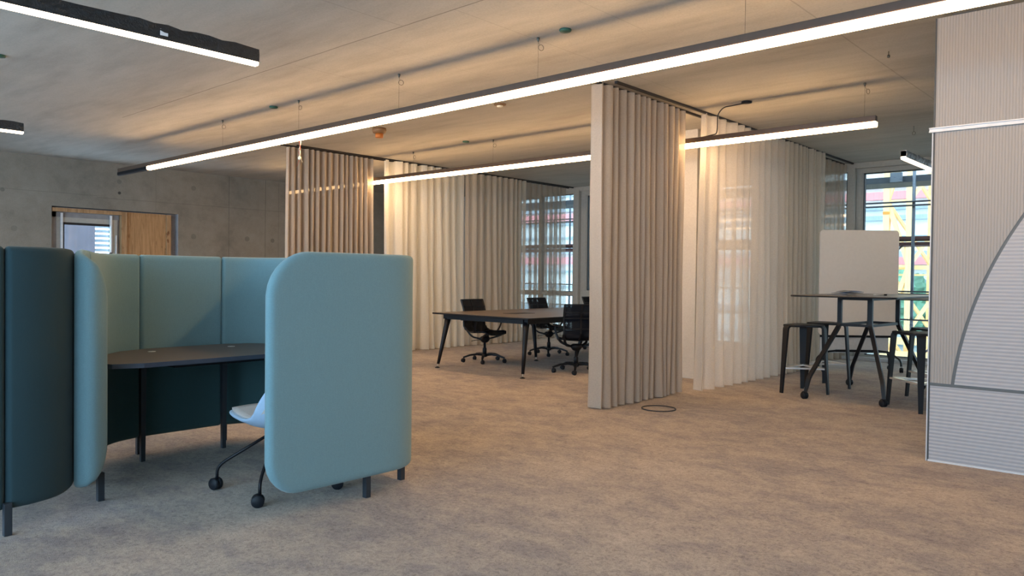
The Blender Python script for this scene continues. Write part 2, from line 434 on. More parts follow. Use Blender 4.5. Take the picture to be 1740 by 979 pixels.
# left wall with the door-sized opening
OY0, OY1, OZ = 4.30, 6.43, 2.372
w = MB()
w.box(XW - .3, XW, YN - .3, OY0, 0, HC); w.box(XW - .3, XW, OY1, YF + .35, 0, HC); w.box(XW - .3, XW, OY0, OY1, OZ, HC)
struct(w, 'wall_left', M_WALL)
struct(MB().box(XW - .3, XW - .005, OY1 - .012, OY1, 0, OZ), 'trim_1', M_REVEAL)
struct(MB().box(XE, XE + .3, YN - .3, YF + .35, 0, HC), 'wall_right', M_WALL)

# facade behind the camera: tall glazed bays between piers
bays = [(-13.2, -10.6), (-10.2, -7.6), (-7.2, -4.6), (-4.2, -1.6), (-1.2, 1.4), (1.7, 3.9)]
w = MB(); x = XW - .3
for a, b in bays:
    w.box(x, a, YN - .3, YN, 0, HC); w.box(a, b, YN - .3, YN, 3.05, HC); w.box(a, b, YN - .3, YN, 0, .1); x = b
w.box(x, XE + .3, YN - .3, YN, 0, HC)
struct(w, 'wall_front', M_PLASTER)
wn = 0
def window(x0, x1, z0, z1, y, parts, inner=None, gmat=M_GLASS, fw=0.07, outer=0.045, sign=1):
    """parts: list of (x0,x1,z0,z1) glass openings"""
    global wn; wn += 1
    d = 0.09 * sign
    ya, yb = sorted((y + 0.03 * sign, y + 0.03 * sign + d))
    root = MB()
    # frame built as bars between the outer border and the panes
    xs = sorted({x0, x1, *[p[0] for p in parts], *[p[1] for p in parts]}); zs = sorted({z0, z1, *[p[2] for p in parts], *[p[3] for p in parts]})
    for i in range(len(xs) - 1):
        for j in range(len(zs) - 1):
            cx = (xs[i] + xs[i + 1]) / 2; cz = (zs[j] + zs[j + 1]) / 2
            if not any(p[0] < cx < p[1] and p[2] < cz < p[3] for p in parts):
                root.box(xs[i], xs[i + 1], ya, yb, zs[j], zs[j + 1])
    o = struct(root, 'window_%d' % wn, M_FRAME)
    g = MB(); k = MB()
    for a, b, c, e in parts:
        ym = (ya + yb) / 2
        g.box(a - .004, b + .004, ym - .006, ym + .006, c - .004, e + .004)
        for q in ((a, a + .012, c, e), (b - .012, b, c, e), (a + .012, b - .012, c, c + .012), (a + .012, b - .012, e - .012, e)):
            k.box(q[0], q[1], ya + .004, yb - .004, q[2], q[3])
    g.build('glass_pane', gmat, o); k.build('gasket', M_GASKET, o)
    return o
for a, b in bays:
    window(a, b, .1, 3.05, YN - .12, [(a + .07, b - .07, .17, 2.98)], gmat=M_GLASS_CLEAR, sign=-1)
    portal(((a + b) / 2, YN - .02, 1.57), (pi / 2, 0, 0), b - a, 2.95)

# far facade
wins = []
wins.append(dict(o=(-11.75, -9.93, .03, 3.12), p=[(-11.66, -10.95, .10, .88), (-11.66, -10.95, .96, 3.03), (-10.87, -9.965, .10, .88), (-10.87, -9.965, .96, 3.06)]))
wins.append(dict(o=(-9.79, -7.75, .03, 3.12), p=[(-9.60, -8.55, .10, .87), (-9.62, -8.52, 1.0, 3.00), (-8.42, -7.85, .10, 3.0)]))
wins.append(dict(o=(-6.85, -5.80, .03, 3.12), p=[(-6.66, -5.98, .12, 1.82), (-6.66, -5.98, 1.98, 2.98)]))
wins.append(dict(o=(-5.05, -4.30, .03, 3.12), p=[(-4.96, -4.335, .10, 1.0), (-4.96, -4.335, 1.08, 3.06)]))
wins.append(dict(o=(-4.19, -1.60, .03, 3.10), p=[(-4.02, -1.72, .075, .99), (-4.08, -1.70, 1.075, 3.02)]))
wins.append(dict(o=(-1.40, 1.6, .03, 3.12), p=[(-1.3, .05, .10, 3.03), (.15, 1.5, .10, 3.03)]))
wins.append(dict(o=(1.9, 4.0, .03, 3.12), p=[(2.0, 3.9, .10, 3.03)]))
w = MB(); x = XW - .3
for d in wins:
    a, b, c, e = d['o']
    w.box(x, a, YF, YF + .3, 0, HC); w.box(a, b, YF, YF + .3, e, HC); w.box(a, b, YF, YF + .3, 0, c); x = b
w.box(x, XE + .3, YF, YF + .3, 0, HC)
struct(w, 'wall_back', M_PLASTER)
for d in wins:
    a, b, c, e = d['o']
    o = window(a, b, c, e, YF, d['p'])
    portal(((a + b) / 2, YF + .01, (c + e) / 2), (-pi / 2, 0, 0), b - a, e - c)
# raised sash border of the big casements, handle
for (a, b, c, e) in ((-9.70, -8.44, .93, 3.07), (-4.155, -1.64, 1.01, 3.075)):
    s = MB(); t = .055
    s.box(a, a + t, YF + .012, YF + .04, c, e).box(b - t, b, YF + .012, YF + .04, c, e).box(a + t, b - t, YF + .012, YF + .04, c, c + t).box(a + t, b - t, YF + .012, YF + .04, e - t, e)
    o = s.build('window_sash', M_FRAME, bpy.data.objects['window_%d' % (len(bays) + (2 if a < -9 else 5))])
struct(MB().box(-11.9, XE, YF - .13, YF, 0, .045).box(-11.9, XE, YF - .135, YF - .13, 0, .05), 'window_sill', M_SILL)
struct(MB().box(-9.93, -9.79, YF - .06, YF, .045, HC - .06).box(-4.30, -4.19, YF - .06, YF, .045, HC - .08), 'trim_2', M_FRAME)
struct(MB().box(-14.2, XE, YF - .04, YF, 3.10, HC), 'trim_3', M_FRAME)
struct(MB().box(-5.30, -4.77, 8.775, 9.28, 0, HC, bev=.008), 'wall_column', M_COLUMN)

# opening in the left wall: door frame, timber, plywood
px = XW - .10
d = MB(); d.box(px - .08, px, 4.40, 4.50, 0, 2.20).box(px - .08, px, 5.27, 5.38, 0, 2.20).box(px - .08, px, 4.50, 5.27, 2.10, 2.20)
door = struct(d, 'door_1', M_FRAME)
MB().box(px - .05, px - .04, 4.50, 5.27, 0.02, 2.10).build('glass_pane', M_GLASS_CLEAR, door)
MB().box(px - .03, px + .012, 4.485, 4.52, 0.0, 2.10).box(px - .03, px + .012, 5.25, 5.29, 0.0, 2.10).box(px - .03, px + .012, 4.485, 5.29, 2.075, 2.115).build('black_frame', M_GASKET, door)
MB().box(px - .06, px - .01, 4.32, 4.40, 0, 2.29).box(px - .06, px - .01, 4.40, 5.41, 2.20, 2.37).box(px - .06, px - .031, 5.38, 6.428, 0, 2.37).box(px - .06, px - .01, 4.302, 4.40, 2.20, 2.37).build('light_block_board', M_REVEAL, door)  # added dark board, blocks sky light leaking round the infill
MB().box(px, px + .02, 5.345, 5.365, 0, 1.93).build('white_seal', M_STRAP, door)
tag(MB().box(px - .05, px + .085, OY0 + .01, 5.42, 2.288, 2.352, bev=.004).build('timber_beam', M_TIMBER), 'rough timber beam across the top of the doorway in the concrete wall', 'timber beam')
for nm, a, b, l in (('timber_post', 5.42, 5.52, 'timber post between the glazed door frame and the plywood sheet'), ('timber_post', 6.22, 6.30, 'timber post at the right end of the plywood sheet by the reveal')):
    tag(MB().box(px - .04, px + .075, a, b, 0, 2.352 if b < 6 else 2.345, bev=.004).build(nm, M_TIMBER), l, 'timber post')
tag(MB().box(px - .03, px + .045, 5.522, 6.218, 0, 2.352).build('plywood_board', M_PLY), 'orange-brown plywood sheet closing the right half of the wall opening', 'plywood board')
for y, l in ((4.475, 'white metal bracket hanging at the left of the glazed door frame'), (5.262, 'white metal bracket hanging at the right of the glazed door frame')):
    tag(MB().box(px + .016, px + .03, y - .018, y + .018, 1.62, 2.27).box(px + .03, px + .045, y - .012, y + .012, 1.66, 2.10).build('wall_bracket', M_STRAP), l, 'bracket')
struct(MB().box(-17.3, -17, 2.5, 5.93, -.3, 4.5), 'exterior_wall', M_LILAC)
lv = MB()
for k in range(26): lv.box(-17.35, -17.28, 5.95, 9.0, .6 + k * .1, .6 + k * .1 + .062)
tag(lv.build('louvre_screen', M_LOUVRE), 'pale blue slatted screen seen through the glazed door opening', 'screen')
portal((XW - .29, 4.9, 1.1), (0, -pi / 2, 0), 2.1, .9)

# ================================================================== ceiling curtain tracks
def track(x, y0, y1, label):
    t = thing('curtain_track', label, 'curtain track', (x, y0, 0), 0, 'ceiling curtain tracks')
    MB().box(-.014, .014, 0, y1 - y0, HC - .022, HC).build('rail', M_TRACK, t)
    for e in (-.012, y1 - y0): MB().box(-.017, .017, e, e + .012, HC - .024, HC).build('end_cap', M_TRACK, t)
track(-4.225, 6.16, YF - .08, 'outer black ceiling rail above the white sheer curtain beside the bar table')
track(-4.37, 5.98, YF - .08, 'inner black ceiling rail carrying the tall beige curtain in mid room')
track(-9.94, 6.25, YF - .08, 'black ceiling rail carrying the white sheer curtain behind the meeting table')
track(-10.06, 6.05, YF - .08, 'inner black ceiling rail carrying the brown-beige curtain nearest the concrete wall')

# ================================================================== curtains
def curtain(x, y0, y1, pitch, amp, mat, label, seed, near_wide=0.0, z0=.012, z1=HC - .03, flare=1.35, fine=0, group='floor-length curtains on ceiling rails'):
    rnd = random.Random(seed)
    n = max(3, round((y1 - y0) / pitch)); edges = [0.0]
    for i in range(n): edges.append(edges[-1] + 1 + rnd.uniform(-.28, .28) + (near_wide if i == 0 else 0))
    edges = [e / edges[-1] * (y1 - y0) for e in edges]
    amps = [amp * (1 + rnd.uniform(-.25, .25)) for _ in range(n)]
    drift = [rnd.uniform(-.35, .35) for _ in range(n + 1)]; sk = [rnd.uniform(-.3, .3) for _ in range(n)]
    S = 20; V = 18; vs = []; fs = []
    cols = n * S + 1
    for j in range(V + 1):
        t = j / V; z = z1 + (z0 - z1) * t           # t=0 top
        fl = 1 + (flare - 1) * t ** 1.3
        for c in range(cols):
            i = min(c // S, n - 1); u = (c - i * S) / S
            a, b = edges[i] + drift[i] * pitch * t, edges[i + 1] + drift[i + 1] * pitch * t
            # S-fold: the cloth bulges out and back, overlapping itself a little
            ph = 2 * pi * u
            ov = (.10 if mat is M_CURT_C else .24) * sin(2 * ph) * (1.0 + .8 * sk[i])
            y = a + (b - a) * (u + ov * .55)
            wv = cos(ph)
            xx = amps[i] * fl * wv
            xx += .012 * sin(z * 2.1 + i * 1.7) * t
            vs.append((x + xx, y0 + y, z))
    for j in range(V):
        for c in range(cols - 1):
            fs.append((j * cols + c, j * cols + c + 1, (j + 1) * cols + c + 1, (j + 1) * cols + c))
    m = MB().add([(p[0] - x, p[1] - y0, p[2]) for p in vs], fs, 0, True)
    t = thing('curtain', label, 'curtain', (x, y0, 0), 0, group)
    # keep winding: build() recalculates normals
    o = m.build('cloth_panel', mat, t)
    hem = MB()
    row = [(p[0] - x, p[1] - y0, p[2]) for p in vs[V * cols:]]
    row2 = [(p[0] - x + 0.0008, p[1] - y0, p[2] + .028) for p in vs[V * cols:]]
    hem.add(row + row2, [(c, c + 1, cols + c + 1, cols + c) for c in range(cols - 1)], 0, True); hem.build('hem', mat, t)
    return t
curtain(-4.37, 6.0, 7.63, .128, .088, M_CURT_H, 'tall opaque beige curtain hanging alone in mid room, right of the meeting table', 3, near_wide=.5, flare=1.15)
curtain(-4.235, 7.86, 10.02, .21, .078, M_CURT_C, 'white see-through curtain right of the tall beige curtain, lamp light on its top', 11, near_wide=.4)
curtain(-4.235, 10.14, 11.45, .15, .085, M_CURT_G, 'grey-beige thin curtain behind the black stools', 12)
curtain(-4.36, 11.55, 12.88, .19, .055, M_CURT_I, 'brownish net curtain beside the large window, left of the whiteboard top', 13)
curtain(-10.05, 6.13, 7.66, .105, .07, M_CURT_H, 'brown-beige opaque curtain above the blue booth, next to the concrete wall', 21, flare=1.25)
curtain(-9.945, 7.83, 9.62, .19, .09, M_CURT_S, 'white see-through curtain left of the meeting table chairs', 22, near_wide=.4)
curtain(-9.945, 9.72, 11.33, .16, .085, M_CURT_G, 'beige thin curtain behind the first meeting chair', 23)
curtain(-10.05, 11.42, 12.76, .16, .045, M_CURT_I, 'net curtain with the window showing through, behind the far meeting chair', 24)

# ================================================================== linear lights
def linear_light(name, label, axis, a, b, const, lit, z0=2.75, wires=(), film=None, off=None, wrap=0.0):
    """a..b along the axis, body 60 mm wide"""
    t = thing(name, label, 'ceiling light', (a, const, 0) if axis == 'x' else (const, a, 0), 0 if axis == 'x' else pi / 2)
    L = b - a; h = .036
    if film is None:
        MB().box(0, L, -.03, .03, z0 + .052, z0 + .108, bev=.003).build('housing', M_HOUSING if not off else [M_HOUSING], t)
    else:
        MB().box(0, L, -.03, .03, z0 + .04, z0 + .10).build('housing', M_HOUSING_D, t)
        rnd = random.Random(5); n = max(8, int(L / .09)); vs = []; fs = []
        for i in range(n + 1):
            x = L * i / n
            s = .006 + wrap * .5 * (1 - x / L) if wrap > 0 else .006
            q = [rnd.uniform(-.004, .010) for _ in range(5)]
            if i in (0, n): q = [0, 0, 0, 0, 0]
            vs += [(x, -.036, z0 + .021), (x, -.038 - q[0] * .6, z0 + .075 + q[4]), (x, -.032 - s * .3, z0 + .104 + q[1] + s * .9), (x, .032 + s * .3, z0 + .104 + q[2] + s * .9), (x, .038 + q[3] * .6, z0 + .072), (x, .036, z0 + .021)]
        for i in range(n):
            for k in range(5): fs.append((i * 6 + k, i * 6 + k + 1, (i + 1) * 6 + k + 1, (i + 1) * 6 + k))
        m = MB().add(vs, fs, 0, False); m.add(vs[-6:], [(0, 1, 2, 3, 4, 5)]); m.add(vs[:6], [(5, 4, 3, 2, 1, 0)])
        m.build('protective_film', film, t)
    la, lb = (off, L) if off else (0.0, L)
    prof = [(-.033, z0 + .05), (-.033, z0 + .014), (-.022, z0 + .002), (.022, z0 + .002), (.033, z0 + .014), (.033, z0 + .05)]
    if film is not None: prof = [(-.028, z0 + .037), (-.028, z0 + .01), (-.02, z0), (.02, z0), (.028, z0 + .01), (.028, z0 + .037)]
    def bar(x0, x1):
        return MB().add([(x, y, z) for x in (x0, x1) for y, z in prof], [(k, (k + 1) % 6, 6 + (k + 1) % 6, 6 + k) for k in range(6)] + [(0, 1, 2, 3, 4, 5), (11, 10, 9, 8, 7, 6)])
    bar(la, lb).build('diffuser', lit, t)
    if off: bar(0, off - .004).build('unlit_diffuser', M_OPAL if False else M_HOUSING_D, t)
    zt = z0 + .108
    for wx in wires:
        u = wx - a
        s = MB(); s.lathe([(.012, HC), (.012, HC - .012), (.005, HC - .03), (.003, HC - .035)], 10, M=Matrix.Translation((u, 0, 0)))
        ca = s.build('wire_anchor', M_WIRE, t)
        MB().tube([(u, 0, HC - .03), (u, 0, zt)], .0011, 5).build('wire', M_WIRE, ca)
        rnd = random.Random(int(wx * 100)); rr = .023; an = rnd.uniform(.2, 1.2)
        lp = [(u + .03 + rr * cos(2 * pi * k / 16) * cos(an), rr * cos(2 * pi * k / 16) * sin(an), HC - .085 + rr * sin(2 * pi * k / 16)) for k in range(16)]
        MB().tube(lp, .0022, 5, closed=True).tube([(u, 0, HC - .035), (u + .02, 0, HC - .065)], .0012, 4).build('wire_loop', M_WIRE, ca)
    return t
L1 = linear_light('linear_ceiling_light', 'longest bright ceiling light, running from above the blue booth to the top right', 'x', -12.32, 1.6, 4.642, M_LED, z0=2.752, wires=(-9.08, -7.37, -5.66, -3.94, -2.2, -.5), off=1.07)
L2 = linear_light('linear_ceiling_light', 'long bright ceiling light passing behind both opaque curtains above the meeting table', 'x', -12.6, -2.32, 7.727, M_LED, z0=2.755, wires=(-10.8, -9.06, -7.36, -5.61, -2.43))
L3 = linear_light('linear_ceiling_light', 'ceiling light wrapped in black film at the top left, white sticker near its end', 'y', -2.2, 2.79, -4.97, M_LED_S, z0=2.755, film=M_FILM, wrap=.05)
linear_light('linear_ceiling_light', 'short end of a film-wrapped ceiling light at the left edge of the photo', 'y', -2.2, 2.55, -9.38, M_LED_S, z0=2.75, film=M_FILM)
linear_light('linear_ceiling_light', 'ceiling light in crumpled grey film in front of the large window', 'y', 9.95, 12.3, -2.673, M_LED_S, z0=2.745, film=M_FILM_G)
# sticker on the wrapped light (local x runs along world y, local y along -x)
MB().box(4.30, 4.35, -.0415, -.0405, 2.80, 2.84).build('white_sticker', M_STRAP, L3)
# supply cable of the second light
c = MB().lathe([(.0, HC), (.055, HC), (.055, HC - .018), (.03, HC - .024)], 20, M=Matrix.Translation((-3.64 + 12.6, 0.02, 0))).build('cable_canopy', M_BLACK2, L2)
MB().tube(rounded([(-3.66 + 12.6, .0, HC - .02), (-3.9 + 12.6, 0, HC - .03), (-3.965 + 12.6, 0, HC - .10), (-3.965 + 12.6, 0, 2.93), (-3.975 + 12.6, 0, 2.88), (-4.14 + 12.6, 0, 2.862)], .05), .006, 8).build('supply_cable', M_BLACK2, c)
# loose connector hanging from the first light
t = thing('cable_connector', 'white round connector dangling on red and white wires under the longest light', 'connector', (-7.28, 4.60, 0))
MB().lathe([(.0, -.011), (.017, -.011), (.02, 0), (.017, .011), (.008, .012)], 16, M=Matrix.Translation((0, 0, 2.545)) @ Matrix.Rotation(pi / 2, 4, 'X') @ Matrix.Rotation(.5, 4, 'Y')).build('plug', M_CREAM, t)
MB().tube([(.012, .02, 2.765), (-.008, 0, 2.72), (.014, .0, 2.66), (-.012, 0, 2.61), (.0, 0, 2.56)], .004, 6).build('red_wire', M_RED, t)
MB().tube([(-.012, .02, 2.765), (.012, .004, 2.71), (-.006, .003, 2.65), (.01, .0, 2.60), (.0, 0, 2.56)], .005, 6).tube([(0, 0, 2.55), (.03, 0, 2.53), (.055, 0, 2.50), (.06, 0, 2.485)], .002, 5).build('white_wire', M_CREAM, t)
MB().tube([(0, 0, 2.545), (-.02, 0, 2.51), (-.05, 0, 2.46)], .002, 5).build('wire_tail', M_RED, t)

# ceiling fittings
t = thing('smoke_detector', 'brown ceiling detector with an orange cap under the longest light', 'smoke detector', (-7.95, 6.2, 0))
MB().lathe([(.0, HC), (.088, HC), (.092, HC - .03), (.08, HC - .065), (.05, HC - .072)], 28).build('detector_base', M_DETECT, t)
MB().lathe([(.0, HC - .07), (.053, HC - .07), (.05, HC - .12), (.046, HC - .125)], 24).build('orange_cap', M_ORANGE, t)
t = thing('smoke_detector', 'flat white ceiling detector between the two long lights', 'smoke detector', (-5.78, 6.17, 0))
MB().lathe([(0, HC), (.068, HC), (.066, HC - .012), (.05, HC - .018)], 28).build('detector_base', M_DETECT, t)
MB().lathe([(0, HC - .016), (.036, HC - .016), (.03, HC - .032), (.012, HC - .037)], 24).build('detector_head', M_CREAM, t)
for (x, y), l in (((-3.65, 4.62), 'green cap on the ceiling above the top of the tall beige curtain'), ((-7.87, 4.63), 'green cap on the ceiling left of the longest light'), ((-7.75, 7.577), 'small green cap on the ceiling above the meeting table light'), ((-7.9, 1.97), 'green cap on the ceiling at the left edge of the photo')):
    tag(MB().lathe([(0, HC), (.046, HC), (.048, HC - .008), (.042, HC - .018), (.012, HC - .021)], 24).build('ceiling_plug', M_GREEN, None, (x, y, 0)), l, 'ceiling plug', 'green ceiling plugs')
tag(MB().tube([(0, 0, HC), (0, 0, HC - .07)], .003, 5).tube([(.018 * cos(k * pi / 6), 0, HC - .09 + .02 * sin(k * pi / 6)) for k in range(12)], .003, 5, closed=True).build('wire_loop', M_WIRE, None, (-2.642, 10.251, 0)), 'thin wire loop hanging from the ceiling before the large window', 'wire loop')
tag(MB().tube([(0, 0, HC), (0, 0, HC - .03)], .004, 5).lathe([(.0, -.03), (.010, -.03), (.012, -.05), (.0, -.055)], 10, M=Matrix.Translation((0, 0, HC))).build('ceiling_screw', M_WIRE, None, (-1.95, 6.78, 0)), 'small screw in the ceiling left of the ribbed partition top', 'screw')

# ================================================================== acoustic booths
def smooth_path(pts, step=.02):
    """Catmull-Rom through the points, resampled evenly"""
    P = [Vector((p[0], p[1])) for p in pts]; out = []
    for i in range(len(P) - 1):
        p0 = P[max(i - 1, 0)]; p1 = P[i]; p2 = P[i + 1]; p3 = P[min(i + 2, len(P) - 1)]
        n = max(2, int((p2 - p1).length / step))
        for k in range(n):
            t = k / n
            out.append(.5 * ((2 * p1) + (-p0 + p2) * t + (2 * p0 - 5 * p1 + 4 * p2 - p3) * t * t + (-p0 + 3 * p1 - 3 * p2 + p3) * t ** 3))
    out.append(P[-1])
    cum = [0]
    for a, b in zip(out, out[1:]): cum.append(cum[-1] + (b - a).length)
    return out, cum
def at(path, s):
    out, cum = path; s = max(0, min(cum[-1], s))
    lo = 0
    for i in range(len(cum) - 1):
        if cum[i + 1] >= s: lo = i; break
    f = (s - cum[lo]) / max(1e-9, cum[lo + 1] - cum[lo]); p = out[lo].lerp(out[lo + 1], f)
    a = out[max(lo - 1, 0)]; b = out[min(lo + 2, len(out) - 1)]; t = (b - a).normalized()
    return p, t
def pad_panel(path, s0, s1, z0, z1, R0=(.02, .02), R1=(.02, .02), T=.06, r=.03, mA=0, mB=0, split=None):
    """padded wall section; R0=(bottom,top) corner radii at s0, R1 at s1; side A is left of travel, B right.
    split=(z, materialB) gives side B another cloth below z"""
    def samples(a, b, Ra, Rb):
        S = [a + Ra * (1 - cos(pi / 2 * k / 9)) for k in range(10)]; E = [b - Rb * (1 - cos(pi / 2 * k / 9)) for k in range(10)][::-1]
        m = max(2, int((E[0] - S[-1]) / .035)); mid = [S[-1] + (E[0] - S[-1]) * k / m for k in range(1, m)]
        return S + mid + E
    L = s1 - s0
    ss = samples(s0, s1, max(R0 + (r,)), max(R1 + (r,)))
    NZ = 34
    def zlim(s):
        lo, hi = z0, z1
        for (Rb, Rt), d in ((R0, s - s0), (R1, s1 - s)):
            if d < Rb: lo = max(lo, z0 + Rb - sqrt(max(0, Rb * Rb - (Rb - d) ** 2)))
            if d < Rt: hi = min(hi, z1 - Rt + sqrt(max(0, Rt * Rt - (Rt - d) ** 2)))
        return lo, hi
    def dist(s, z):
        d = min(s - s0, s1 - s, z - z0, z1 - z)
        for (Rb, Rt), e in ((R0, s - s0), (R1, s1 - s)):
            if e < Rb and z - z0 < Rb: d = min(d, Rb - sqrt((Rb - e) ** 2 + (Rb - z + z0) ** 2))
            if e < Rt and z1 - z < Rt: d = min(d, Rt - sqrt((Rt - e) ** 2 + (Rt - z1 + z) ** 2))
        return max(0, d)
    A = []; B = []
    us = [.5 * (1 - cos(pi * k / 12)) * .08 for k in range(13)]
    us = us[:8] + []; 
    us = [0, .004, .01, .02, .035] ; us = us + [.035 + (.93) * k / 26 for k in range(1, 26)] + [.965, .98, .99, .996, 1]
    if split:
        pass
    for s in ss:
        p, t = at(path, s); n = Vector((-t.y, t.x)); lo, hi = zlim(s); ca = []; cb = []
        for u in us:
            z = lo + (hi - lo) * u; d = dist(s, z)
            th = T / 2 * (sqrt(max(0, 1 - (1 - min(1, d / r)) ** 2)))
            ca.append((p.x + n.x * th, p.y + n.y * th, z)); cb.append((p.x - n.x * th, p.y - n.y * th, z))
        A.append(ca); B.append(cb)
    m = MB(); nu = len(us)
    for G, flip, mi in ((A, False, mA), (B, True, mB)):
        vs = [v for c in G for v in c]
        for i in range(len(G) - 1):
            pass
        fs = []; fs2 = []
        for i in range(len(G) - 1):
            for k in range(nu - 1):
                f = (i * nu + k, (i + 1) * nu + k, (i + 1) * nu + k + 1, i * nu + k + 1)
                if flip and split and (vs[f[0]][2] + vs[f[2]][2]) / 2 < split[0]: fs2.append(f)
                else: fs.append(f)
        n0 = len(m.v); m.add(vs, fs, mi, True)
        for f in fs2: m.f.append([n0 + i for i in f]); m.m.append(split[1]); m.sm.append(True)
    return m
BZ0, BZ1 = .12, 1.415
M_BOOTH_L = fabric('booth_wool_dark_teal', (0.052, 0.105, 0.110), sheen=0.1)
# booth with the desk: centre line, travelled so that side B (right) is the inside
# start: free end by the opening (left), hairpin, side wall, back wall, far side wall, front wing
pathA_pts = [(-4.525, 1.628), (-4.475, 1.572), (-4.445, 1.53), (-4.443, 1.503), (-4.475, 1.489), (-4.56, 1.52), (-4.66, 1.57), (-4.85, 1.655), (-5.08, 1.75), (-5.33, 1.875), (-5.49, 2.03), (-5.565, 2.25), (-5.575, 2.55), (-5.57, 2.86), (-5.50, 3.05), (-5.34, 3.17), (-5.1, 3.20), (-4.7, 3.18), (-4.2, 3.15), (-3.80, 3.13), (-3.66, 3.085), (-3.585, 2.98), (-3.568, 2.85), (-3.568, 2.6), (-3.568, 2.3), (-3.568, 2.065)]
PA = smooth_path(pathA_pts)
def s_near(path, x, y):
    out, cum = path; b = min(range(len(out)), key=lambda i: (out[i].x - x) ** 2 + (out[i].y - y) ** 2); return cum[b]
booth = thing('acoustic_booth', 'blue-green padded work booth with curved walls, desk inside, open to the front', 'work booth', (-4.6, 2.5, 0))
def bp(mb, name, mats, parent):
    o = mb.build(name, mats, parent); o.location = -Vector(parent.location); return o
sA = [0, s_near(PA, -4.56, 1.52) , s_near(PA, -5.565, 2.235), s_near(PA, -5.57, 2.845), s_near(PA, -4.7, 3.18), PA[1][-1]]
g = .0
bp(pad_panel(PA, 0, sA[1] + .12, BZ0, BZ1, R0=(.22, .30), R1=(.02, .02)), 'wing_panel', [M_BOOTH, M_BOOTH_D], booth)
bp(pad_panel(PA, sA[1] + .12, sA[2], BZ0, BZ1, R0=(.02, .02), R1=(.022, .022), split=(.74, 1)), 'wall_panel', [M_BOOTH, M_BOOTH_L], booth)
bp(pad_panel(PA, sA[2], sA[3], BZ0, BZ1, R0=(.022, .022), R1=(.022, .022), split=(.74, 1)), 'wall_panel', [M_BOOTH, M_BOOTH_L], booth)
bp(pad_panel(PA, sA[3], sA[4], BZ0, BZ1, R0=(.022, .022), R1=(.02, .02), split=(.74, 1)), 'wall_panel', [M_BOOTH, M_BOOTH_L], booth)
bp(pad_panel(PA, sA[4], sA[5], BZ0, BZ1, R0=(.02, .02), R1=(.20, .25), T=.064), 'wing_panel', [M_BOOTH, M_BOOTH_D], booth)
def leg(parent, x, y, z0=0, z1=.16, a=.0175, name='leg'):
    return bp(MB().box(x - a, x + a, y - a, y + a, z0, z1, bev=.003), name, M_BOOTHLEG, parent)
for x, y in ((-4.585, 1.63), (-3.57, 2.715), (-3.725, 3.10), (-5.57, 2.235), (-5.57, 2.87), (-5.0, 1.69)): leg(booth, x, y)
# desk
desk_poly = [(-4.66, 1.90), (-4.655, 2.3), (-4.66, 2.8), (-4.70, 3.05), (-4.76, 3.135)] + [(-5.1, 3.16), (-5.33, 3.13), (-5.46, 3.02), (-5.53, 2.85), (-5.538, 2.55), (-5.528, 2.26), (-5.45, 2.06), (-5.31, 1.92), (-5.07, 1.80), (-4.84, 1.70), (-4.72, 1.74)]
bp(MB().prism(desk_poly, .722, .75, 0, None, 1), 'desk_top', [M_DESK, M_DESK_E], booth)
for y in (2.165, 2.745):
    dl = bp(MB().tube([(-5.335, y, .0), (-5.335, y, .70)], 0, sq=[(.014, .014), (.019, .019)]), 'desk_leg', M_BOOTHLEG, booth)
bp(MB().box(-5.5, -4.80, 2.145, 2.185, .69, .722).box(-5.5, -4.80, 2.725, 2.765, .69, .722).box(-4.83, -4.80, 2.185, 2.725, .69, .722), 'desk_frame', M_BLACK, booth)
for y in (2.21, 2.785):
    bp(MB().lathe([(0, .750), (.026, .750), (.026, .7525), (.010, .7535)], 20, M=Matrix.Translation((-5.30, y, 0))), 'cable_grommet', M_CHROME, booth)

# second booth, petrol cloth outside
PB = smooth_path([(-4.335, -1.1), (-4.335, -.6), (-4.335, .2), (-4.335, .7), (-4.338, 1.10), (-4.350, 1.225), (-4.40, 1.335), (-4.50, 1.42), (-4.63, 1.474), (-4.85, 1.52), (-5.1, 1.535), (-5.7, 1.53), (-6.05, 1.45), (-6.22, 1.28), (-6.27, 1.0), (-6.27, .3), (-6.27, -.5)])
booth2 = thing('acoustic_booth', 'dark petrol padded booth cut off by the left edge, back to the camera', 'work booth', (-5.2, .5, 0))
sB = [s_near(PB, -4.335, -.6), s_near(PB, -4.335, .25), s_near(PB, -4.338, 1.10), s_near(PB, -5.7, 1.53), s_near(PB, -6.27, .3), PB[1][-1]]
bp(pad_panel(PB, 0, sB[0], BZ0, BZ1, R0=(.2, .25), R1=(.022, .022)), 'wing_panel', [M_BOOTH_D, M_BOOTH_D], booth2)
for a, b in zip(sB, sB[1:]):
    bp(pad_panel(PB, a, b, BZ0, BZ1, R0=(.02, .024), R1=(.02, .024), T=.066, r=.03), 'wall_panel', [M_BOOTH_D, M_BOOTH_D], booth2)
for x, y in ((-4.30, 1.105), (-4.30, .25), (-4.335, -.6), (-6.27, .3), (-5.72, 1.49)): leg(booth2, x, y)

